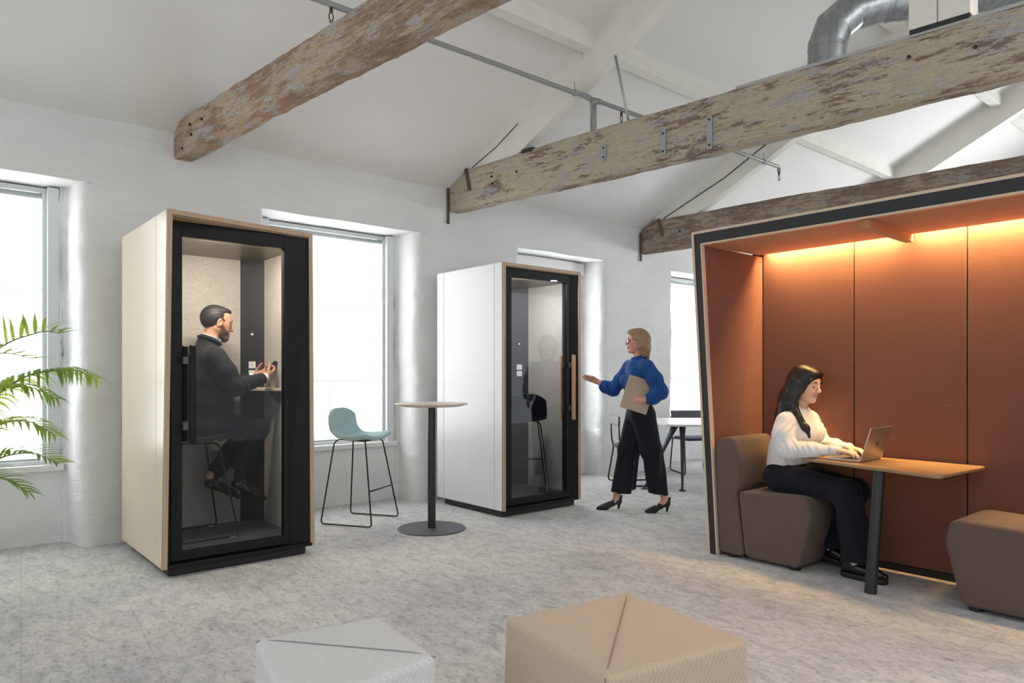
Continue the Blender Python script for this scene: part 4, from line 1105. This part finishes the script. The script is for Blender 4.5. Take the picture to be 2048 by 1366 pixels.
    for a, b in (((.262, -.105, .60), (.245, -.10, .50)), ((.14, .078, .58), (.10, .07, .48))):
        obj('sock', tube(BM(), [a, b], [.043, .040], 20), M_TROUS, P, smooth=True)
    up = (.45, 0, 1)
    shoe('shoe', (.175, -.10, .452), (.435, -.10, .318), P, M_LEATHER, h=.07, up=up); shoe('shoe', (.04, .07, .448), (.305, .08, .322), P, M_LEATHER, h=.07, up=up)
    return P
man()
t = thing('mobile_phone', 'black mobile phone held up by the seated man', 'phone', (1.60+.540, 5.36-.045, 1.372), 0)
t.rotation_euler = (0, .75, .12)
obj('phone_body', bx(-.004, .004, -.036, .036, -.074, .074), M_BLACK, t, bevel=.003)
obj('screen', bx(-.0046, -.004, -.033, .033, -.070, .070), plain('phone_screen', (.008, .008, .010), .15), t)

# ---------------------------------------------------------------- woman with the laptop in the alcove
def seated_woman():
    P = thing('person', 'woman with long black hair in white blouse typing on a laptop', 'person', (4.66, 2.60, 0), -PI/2)
    F = Frame((.203, 0, 1.222), pitch=.22, yaw=-.10, scale=.99)
    V = Vol((-.15, -.42, -.02), (.90, .42, 1.42), .0042)
    V.chain([((.07, 0, .60), .105), ((.10, 0, .76), .080), ((.145, 0, .92), .088)], .05, (1, .74, 1))
    V.cone((.155, -.11, .985), (.155, .11, .985), .045, .045, .05)
    V.cone((.155, 0, 1.01), (.185, 0, 1.15), .050, .047, .035); head(V, F, False)
    for s, elb, wr in ((-1, (.215, -.232, .790), (.478, -.130, .800)), (1, (.215, .225, .790), (.452, .095, .800))):
        V.chain([((.155, .165*s, .97), .042), (elb, .034), (wr, .022)], .02)
    for s, kn, an in ((-1, (.53, -.10, .54), (.585, -.10, .09)), (1, (.50, .10, .53), (.345, .085, .10))):
        V.chain([((.08, .09*s, .565), .08), (kn, .056), (an, .034)], .02); V.cone(an, np.array(an)+np.array((.06, 0, -.05)), .030, .018, .01)
    hand(V, (.478, -.130, .800), (.97, .22, -.10), (.0, .05, -1), -1, (.42, .48, .45, .5), (.55, .15), .92, .08)
    hand(V, (.452, .095, .800), (.97, -.22, -.10), (.0, -.05, -1), 1, (.40, .46, .5, .45), (.55, .15), .92, .08)
    o, v = put('body', V, M_SKIN, P)
    paint(o, v, face_paint(F, SK_W, rgb(208, 132, 122)[:3], flush=rgb(226, 160, 140)[:3]), SK_W)
    face_parts(F, o, M_BROW, .9)
    k = F.k
    V = Vol((-.10, -.26, .80), (.42, .26, 1.42), .0038)
    E = lambda c, r, kk=.012, op='u': V.ell(F.p(c), np.array(r)*k, kk*k, op, F.R)
    E((-.018, 0, .034), (.108, .088, .098)); E((.040, .004, .080), (.058, .068, .040), .02)
    E((.118, .005, -.034), (.058, .066, .100), .010, 's'); E((.06, 0, -.105), (.10, .060, .075), .008, 's')
    # side swept fringe from the parting to the right temple
    V.cone(F.p((.080, .030, .086)), F.p((.064, -.058, .035)), .010, .010, .014); V.cone(F.p((.064, -.058, .035)), F.p((.030, -.078, -.05)), .010, .015, .014)
    V.cone(F.p((.080, .035, .084)), F.p((.066, .062, .025)), .009, .010, .014); V.cone(F.p((.070, .066, .025)), F.p((.03, .080, -.05)), .012, .017, .014)
    # long lengths: down the back, and a lock over the front of each shoulder
    top = F.p((-.075, 0, -.01))
    V.chain([(top, .062*k), ((.082, 0, 1.12), .062), ((.062, -.01, 1.00), .056), ((.048, -.01, .90), .032)], .04, (1.25, .62, 1))
    a = F.p((-.005, -.080, -.02))
    V.chain([(a, .034), ((.165, -.108, 1.09), .034), ((.205, -.120, 1.00), .030), ((.262, -.112, .925), .024), ((.285, -.108, .872), .010)], .025, (1, 1, 1))
    V.chain([(F.p((-.03, -.082, 0)), .034), ((.12, -.115, 1.08), .036), ((.105, -.13, 1.02), .030)], .03)
    V.ripple(lambda X, Y, Z: .0009*np.sin(230*Y+130*X+5*np.sin(9*Z)), (-.1, -.26, .8), (.42, .26, 1.22))
    put('hair', V, M_HAIRW, o)
    # blouse
    V = Vol((-.14, -.42, .60), (.60, .42, 1.12), .0048)
    V.chain([((.065, 0, .67), .118), ((.10, 0, .77), .122), ((.150, 0, .89), .118), ((.150, 0, .95), .098)], .05, (1, .76, 1))
    for s in (1, -1): V.ell((.238, .066*s, .895), (.062, .070, .072), .05)
    V.cone((.150, -.125, .975), (.150, .125, .975), .060, .060, .05); V.cone((.150, 0, 1.0), (.165, 0, 1.055), .078, .062, .04)
    for s, elb, wr in ((-1, (.205, -.235, .790), (.452, -.138, .799)), (1, (.205, .228, .790), (.428, .108, .799))):
        V.chain([((.150, .165*s, .965), .066), ((.158, .212*s, .88), .070), (elb, .064), ((np.array(elb)*.45+np.array(wr)*.55), .048), (wr, .030)], .03)
        V.cone(np.array(wr)-np.array((.01, 0, 0)), np.array(wr)+np.array((.024, -.012*s, 0)), .031, .033, .004)
    V.ripple(lambda X, Y, Z: .0030*np.sin(120*X+9*np.sin(23*Y)+60*Z)*np.exp(-((Z-.80)/.05)**2), (.1, -.4, .7), (.52, .4, .92))
    V.ripple(lambda X, Y, Z: .0030*np.sin(130*Y+5*np.sin(17*Z)+24*X)*np.clip((.93-Z)/.1, 0, 1), (-.1, -.2, .64), (.34, .2, .93))
    V.ripple(lambda X, Y, Z: .0026*np.sin(95*X+70*Y-34*Z+3*np.sin(30*Z))*(np.abs(Y) > .16)*np.clip((1.0-Z)/.06, 0, 1), (.0, -.4, .78), (.32, .4, 1.02))
    V.cut((.065, 0, .655), (.15, 0, -1))
    V.cone((.17, 0, 1.02), (.19, 0, 1.10), .052, .056, 0, 's')
    b, _ = put('blouse', V, M_BLOUSE, P, relax=2)
    ring((.168, 0, 1.058), .056, .060, -.30, .0095, 1.0, 'neckband', M_BLOUSE, b)
    for wr, e in (((.468, -.131, .799), (.014, .006, 0)), ((.444, .100, .799), (.014, -.006, 0))):
        obj('cuff', tube(BM(), [np.array(wr)-np.array(e)*2.6, np.array(wr)+np.array(e)*.6], [.0335, .0315], 22), M_BLOUSE, b, smooth=True)
    # wide trousers
    V = Vol((-.15, -.30, .06), (.78, .30, .74), .0055)
    V.ell((.075, 0, .58), (.155, .195, .115), .04)
    V.cone((.065, 0, .60), (.065, 0, .70), .112, .106, .03, 'u', (1, .76, 1))
    for s, kn, an in ((-1, (.535, -.10, .535), (.605, -.105, .09)), (1, (.495, .10, .52), (.375, .09, .11))):
        V.chain([((.085, .095*s, .575), .100), (kn, .078), ((np.array(kn)*.5+np.array(an)*.5), .088), (an, .096)], .04)
        q = np.array(an)+np.array((0, 0, .02)); V.cut(q, (.10*-s if s < 0 else -.05, 0, -1), q-np.array((.16, .16, .20)), q+np.array((.16, .13, .12)))
    V.ripple(lambda X, Y, Z: .005*np.sin(40*X+18*Z+30*Y), (.35, -.3, .1), (.75, .3, .52))
    put('trousers', V, M_TROUS, P)
    for heel, toe, up in (((.49, -.10, .0), (.785, -.105, .0), None), ((.255, .085, .045), (.485, .088, .0), (.2, 0, 1))):
        sh = shoe('shoe', heel, toe, P, M_LEATHER, h=.075, sole=.034, up=up)
        a, b = np.array(heel), np.array(toe); d = (b-a)/np.linalg.norm(b-a); V = Vol(np.minimum(a, b)-.08, np.maximum(a, b)+.10, .004)
        V.cone(a+d*.045+np.array((0, 0, .022)), b-d*.05+np.array((0, 0, .022)), .044, .046, .01); n = np.array(up if up else (0, 0, 1.0), float); n /= np.linalg.norm(n)
        V.cut(a+n*.034, n); V.cut(a, -n); put('shoe_sole', V, M_SOLE, sh)
    for a, b in (((.588, -.10, .16), (.585, -.10, .085)), ((.35, .086, .18), (.34, .085, .10))):
        obj('sock', tube(BM(), [a, b], [.044, .042], 20), M_SHIRT, P, smooth=True)
    return P
seated_woman()
M_ALU = plain('silver_aluminium', (.42, .42, .43), .32, .85, var=.02)
M_KEYS = plain('black_keys', (.012, .012, .013), .5)
t = thing('laptop', 'open silver laptop on the alcove table under the woman\'s hands', 'laptop', (4.61, 1.945, .742))
obj('laptop_base', bx(-.155, .155, .0, .215, .002, .014), M_ALU, t, bevel=.004)
obj('keyboard', bx(-.135, .135, .03, .125, .0135, .0148), M_KEYS, t)
ld = obj('lid', bx(-.155, .155, -.004, .004, 0, .215), M_ALU, t, bevel=.004, rot=(.30, 0, 0), loc=(0, -.004, .012))
obj('screen', bx(-.147, .147, .0042, .0048, .008, .207), glow('laptop_screen', (.9, .92, 1, 1), .5), ld)
bm = BM(); lathe(bm, [(0, -.002), (.014, -.002), (.015, 0), (0, 0)], n=24)
lg = obj('lid_emblem', bm, M_DARK, ld, rot=(PI/2, 0, 0), loc=(0, -.0042, .108)); lg.scale = (.85, 1.05, 1)
bm = BM(); lathe(bm, [(0, -.002), (.004, -.002), (.004, 0), (0, 0)], n=12); lf = obj('lid_emblem', bm, M_DARK, ld, rot=(PI/2, 0, .0), loc=(.003, -.0042, .1285)); lf.scale = (.7, 1.3, 1)

# ---------------------------------------------------------------- woman walking towards the white booth
def heel_shoe(heel, toe, parent, hh):
    """court shoe: heel and toe points on the floor, hh the height of the heel"""
    a, b = np.array(heel, float), np.array(toe, float); d = b-a; L = np.linalg.norm(d); d /= L; z = np.array((0, 0, 1.0))
    V = Vol(np.minimum(a, b)-.10, np.maximum(a, b)+.17, .003)
    c = lambda t, hz: a+d*L*t+z*hz
    V.chain([(c(.16, hh+.022), .030), (c(.40, hh*.62+.024), .028), (c(.68, .026), .033), (c(.84, .020), .026), (c(.98, .012), .012)], .02)
    V.cone(c(.12, hh+.03), c(.06, hh+.085), .028, .022, .02); V.cone(c(.16, hh+.03), c(.34, hh+.05), .028, .026, .02)
    V.cone(c(.10, hh+.01), c(.13, .012), .019, .0085, .012)
    q0, q1 = c(.02, hh+.075), c(.56, hh*.5+.045); e = (q1-q0)/np.linalg.norm(q1-q0); nn = z-e*(z@e); V.cut(q0, nn)
    V.cut(c(.5, .0), -z)
    o, _ = put('shoe', V, M_SUEDE, parent); return o
def walker():
    f = math.atan2(.64, -.77)
    P = thing('person', 'walking woman in blue jumper and black trousers reaching for the white booth', 'person', (5.20, 4.34, 0), f)
    F = Frame((-.022, 0, 1.598), pitch=.04, scale=.92)
    V = Vol((-.42, -.40, -.01), (.60, .40, 1.75), .0045)
    V.chain([((-.05, 0, .93), .11), ((-.04, 0, 1.10), .085), ((-.03, 0, 1.30), .085)], .05, (1, .74, 1))
    V.cone((.02, -.12, 1.365), (-.075, .12, 1.365), .045, .045, .05)
    V.cone((-.032, 0, 1.38), (-.030, 0, 1.53), .050, .046, .035); head(V, F, False)
    V.chain([((-.085, .16, 1.36), .042), ((-.19, .222, 1.125), .036), ((-.035, .205, 1.045), .024)], .02)
    V.chain([((.03, -.16, 1.355), .042), ((.17, -.2, 1.13), .035), ((.325, -.2, 1.215), .023)], .02)
    V.chain([((-.04, -.075, .90), .085), ((.055, -.08, .58), .06), ((.140, -.08, .20), .040), ((.160, -.08, .115), .033)], .02); V.chain([((.150, -.08, .09), .033), ((.24, -.08, .045), .026)], .02)
    V.chain([((-.065, .075, .90), .085), ((-.15, .08, .58), .06), ((-.245, .08, .22), .040), ((-.262, .08, .125), .033)], .02); V.chain([((-.268, .08, .10), .033), ((-.185, .08, .05), .026)], .02)
    hand(V, (.325, -.2, 1.215), (.93, .0, .36), (.15, .72, -.66), -1, (.18, .22, .28, .34), (.55, .3), .95, .05)
    hand(V, (-.035, .205, 1.045), (.93, -.22, -.22), (-.1, -.92, .35), 1, (.45, .5, .55, .6), (.6, .3), .95, .05)
    o, v = put('body', V, M_SKIN, P)
    paint(o, v, face_paint(F, SK_B, rgb(194, 124, 112)[:3], flush=rgb(220, 140, 122)[:3]), SK_B)
    face_parts(F, o, M_BROWL, .1)
    k = F.k
    V = Vol((-.22, -.14, 1.38), (.12, .14, 1.76), .0036)
    E = lambda c, r, kk=.012, op='u': V.ell(F.p(c), np.array(r)*k, kk*k, op, F.R)
    E((-.020, 0, .034), (.107, .088, .098)); E((.035, 0, .085), (.066, .070, .040), .02)
    E((.110, 0, -.02), (.062, .120, .098), .012, 's')
    for s in (1, -1):
        V.chain([(F.p((-.020, .070*s, .02)), .028), (F.p((-.030, .078*s, -.06)), .030), (F.p((-.050, .072*s, -.150)), .018)], .02)
    V.chain([(F.p((-.075, 0, .0)), .070), (F.p((-.078, 0, -.08)), .058), (F.p((-.095, 0, -.165)), .030)], .03, (1.2, .62, 1))
    V.ripple(lambda X, Y, Z: .0014*np.sin(230*Y+140*X), (-.22, -.14, 1.38), (.12, .14, 1.7))
    put('hair', V, M_HAIRB, o)
    # spectacles
    P_ = lambda q: tuple(F.p(q))
    fr = BM()
    for s in (1, -1):
        c = [P_((.107-.10*abs(y-.033*s) if False else .108-.18*max(0, abs(y)-.030), y, z)) for y, z in [(.033*s+.024*math.cos(a)*(1), .004+.017*math.sin(a)) for a in np.linspace(0, 2*PI, 21)[:-1]]]
        tube(fr, c, .0016, 6, closed=True); tube(fr, [P_((.104, .056*s, .008)), P_((.06, .074*s, .010)), P_((.0, .079*s, .008))], .0016, 6)
    tube(fr, [P_((.110, -.010, .008)), P_((.113, 0, .010)), P_((.110, .010, .008))], .0016, 6)
    g = obj('spectacles', fr, M_DARK, o, smooth=True)
    M_LENS = plain('lens_painted_reflection', (.82, .84, .86), .05, spec=1.0, var=0.0)  # reflection on the glasses put in as a near-white lens colour
    for s in (1, -1):
        vs = [P_((.107-.18*max(0, abs(.033*s)-.030), .033*s, .004))]+[P_((.1075-.18*max(0, abs(.033*s+.022*math.cos(a))-.030), .033*s+.022*math.cos(a), .004+.0155*math.sin(a))) for a in np.linspace(0, 2*PI, 21)[:-1]]
        l = obj('lens', (vs, [(0, 1+i, 1+(i+1) % 20) for i in range(20)]), M_LENS, g); m = l.modifiers.new('thick', 'SOLIDIFY'); m.thickness = .0015
    # jumper
    V = Vol((-.36, -.34, .96), (.40, .36, 1.52), .0048)
    V.chain([((-.04, 0, 1.03), .112), ((-.035, 0, 1.18), .118), ((-.03, 0, 1.30), .105)], .05, (1, .78, 1))
    for s in (1, -1): V.ell((.055+(.02 if s < 0 else -.02), .065*s, 1.23), (.055, .065, .065), .05)
    V.cone((.025, -.125, 1.362), (-.08, .125, 1.362), .062, .062, .05); V.cone((-.03, 0, 1.375), (-.030, 0, 1.428), .078, .062, .04)
    V.chain([((-.085, .16, 1.35), .068), ((-.145, .20, 1.24), .070), ((-.19, .225, 1.125), .068), ((-.12, .22, 1.07), .058), ((-.065, .21, 1.055), .036)], .03)
    V.chain([((.03, -.16, 1.345), .062), ((.11, -.185, 1.22), .060), ((.17, -.2, 1.135), .058), ((.25, -.2, 1.165), .053), ((.295, -.2, 1.195), .034)], .03)
    V.ripple(lambda X, Y, Z: .004*np.sin(50*X-40*Z+8*np.sin(15*Y)), (-.34, -.3, 1.02), (.34, .34, 1.3))
    V.cut((-.04, 0, 1.005), (0, 0, -1)); V.cut((.298, -.2, 1.197), (.92, 0, .38), (.25, -.28, 1.1), (.40, -.12, 1.30)); V.cut((-.062, .21, 1.054), (.95, -.1, -.1), (-.065, .12, .98), (.02, .30, 1.12))
    V.cone((-.03, 0, 1.43), (-.028, 0, 1.52), .048, .050, 0, 's')
    V.cut((-.03, 0, 1.452), (.25, 0, 1), (-.14, -.12, 1.40), (.08, .12, 1.56))
    j, _ = put('jumper', V, M_BLUE, P, relax=2)
    ring((-.029, 0, 1.448), .053, .056, -.25, .009, 1.0, 'neckband', M_BLUE, j)
    # wide cropped trousers
    V = Vol((-.40, -.26, .12), (.30, .26, 1.10), .0055)
    V.chain([((-.042, 0, 1.04), .104), ((-.055, 0, .92), .122)], .03, (1, .78, 1))
    V.chain([((-.04, -.07, .90), .110), ((.045, -.08, .58), .100), ((.098, -.08, .17), .112)], .04); V.chain([((-.07, .07, .90), .110), ((-.14, .08, .58), .096), ((-.212, .08, .17), .090)], .04)
    V.ripple(lambda X, Y, Z: .007*np.sin(52*X+30*Y+6*Z)*np.clip((.80-Z)/.3, 0, 1), (-.40, -.26, .12), (.30, .26, .82))
    V.cut((.1, -.08, .185), (-.10, 0, -1), (-.05, -.26, .1), (.30, .0, .35)); V.cut((-.21, .08, .178), (.12, 0, -1), (-.4, .0, .1), (-.08, .26, .35)); V.cut((0, 0, .165), (0, 0, -1)); V.cut((0, 0, 1.045), (0, 0, 1))
    put('trousers', V, M_TROUS, P)
    heel_shoe((.108, -.08, 0), (.345, -.08, 0), P, .060); heel_shoe((-.315, .08, .004), (-.085, .08, 0), P, .065)
    return P
walker()
t = thing('folder', 'beige folder carried flat against the walking woman\'s side', 'folder', (5.20, 4.34, 0), math.atan2(.64, -.77))
o = obj('folder_cover', bx(-.125, .125, -.006, .006, -.155, .155), plain('beige_card', rgb(176, 154, 136), .6, var=.03), t, bevel=.003, loc=(.008, .192, 1.10))
o.rotation_euler = (.10, -.30, -.08)
t2 = obj('paper_sheets', bx(-.12, .12, -.0105, -.0062, -.15, .15), M_SHIRT, o)

# ---------------------------------------------------------------- palm at the left edge
def leaf_mat():
    t = NT('palm_leaf'); n = t.noise(2.2, (1, 1, 1), 3)
    col = t.ramp(n, [(.33, rgb(110, 146, 66)), (.5, rgb(160, 186, 74)), (.66, rgb(206, 212, 96))])
    t.set(Base_Color=col, Roughness=.42)
    tr = t.node('BsdfTranslucent'); t.link(col, tr.inputs['Color']); mx = t.node('MixShader'); mx.inputs[0].default_value = .55
    t.link(t.b.outputs[0], mx.inputs[1]); t.link(tr.outputs[0], mx.inputs[2]); t.link(mx.outputs[0], t.out.inputs['Surface']); return t.m
M_LEAF = leaf_mat(); M_STEM = plain('palm_stem', rgb(118, 124, 70), .5, var=.15)
palm = thing('potted_palm', 'green palm with arching fronds at the left edge, in front of the first window', 'palm', (.05, 5.30, 0))
def frond(pts, n, ln, droop, seed, lift=.25):
    rnd = random.Random(seed); P = [Vector(p)-Vector((.05, 5.30, 0)) for p in pts]
    c = fillet(P, .5, 10); c = [c[0]]+[q for a, q in zip(c, c[1:]) if (q-a).length > 1e-4]
    st = obj('frond_stem', tube(BM(), c, [.0065*(1-.8*i/(len(c)-1))+.001 for i in range(len(c))], 8), M_STEM, palm, smooth=True)
    L = [0]
    for a, b in zip(c, c[1:]): L.append(L[-1]+(b-a).length)
    bm = BM()
    for i in range(n):
        t = .30+.70*(i/(n-1)); s = t*L[-1]
        j = max(1, next((q for q in range(1, len(L)) if L[q] >= s), len(L)-1)); a, b = c[j-1], c[j]; p = a.lerp(b, (s-L[j-1])/max(1e-6, L[j]-L[j-1])); T = (b-a).normalized()
        side = T.cross(Vector((0, 0, 1))).normalized(); up = side.cross(T).normalized()
        for sg in (1, -1):
            l = 1.35*ln*(.55+.9*math.sin(PI*min(1, .15+.85*t)**1.2))*rnd.uniform(.85, 1.1)*.78
            d = (T*rnd.uniform(.55, .8)+side*sg*rnd.uniform(.7, .95)+up*lift).normalized(); wv = (d.cross(up)).normalized()
            prev = None; q = p.copy(); w0 = rnd.uniform(.008, .012)
            for k in range(8):
                u = k/7; w = w0*math.sin(PI*(.10+.90*u)**.75)+.0006
                row = [bm.verts.new(q-wv*w), bm.verts.new(q+up*w*.25), bm.verts.new(q+wv*w)]
                if prev: bm.faces.new([prev[0], row[0], row[1], prev[1]]); bm.faces.new([prev[1], row[1], row[2], prev[2]])
                prev = row; q = q+d*l/7; d = (d+Vector((0, 0, -1))*droop*rnd.uniform(.7, 1.2)*(.5+u)).normalized()
    obj('leaflets', bm, M_LEAF, st, smooth=True)
base = (.10, 5.32, .42)
frond([base, (.20, 5.25, 1.15), (.42, 5.15, 1.47), (.62, 4.98, 1.545), (.68, 4.94, 1.53)], 24, .24, .05, 1, .5)
frond([base, (.22, 5.22, .95), (.50, 5.08, 1.28), (.74, 4.90, 1.325), (.84, 4.80, 1.27)], 34, .24, .42, 2)
frond([base, (.18, 5.15, .9), (.38, 5.10, 1.20), (.55, 5.02, 1.22), (.66, 4.94, 1.15)], 26, .22, .34, 3)
frond([base, (.20, 5.3, .75), (.38, 5.2, .99), (.55, 5.08, 1.02), (.66, 4.98, .93)], 24, .20, .24, 4)
frond([base, (.25, 5.25, .65), (.40, 5.16, .80), (.56, 5.04, .83), (.67, 4.94, .77)], 22, .20, .10, 5)
frond([base, (.08, 5.0, 1.0), (.25, 4.95, 1.35), (.42, 5.0, 1.42), (.55, 5.02, 1.38)], 22, .22, .1, 6, .4)
frond([base, (-.2, 5.2, 1.0), (-.4, 5.1, 1.4), (-.7, 5.0, 1.45)], 20, .24, .12, 7)
frond([base, (.10, 5.1, .6), (.26, 5.0, .72), (.42, 4.95, .70), (.52, 4.9, .62)], 18, .2, .14, 8)
obj('plant_pot', lathe(BM(), [(.12, 0), (.17, .36), (.18, .38), (.165, .38), (.15, .34), (0, .34)], (.04, .02, 0), 36), plain('grey_planter', (.25, .25, .25), .6), palm, smooth=True)
obj('stem', tube(BM(), [(.05, .02, .33), (.06, .02, .45)], .03, 10), M_STEM, palm)
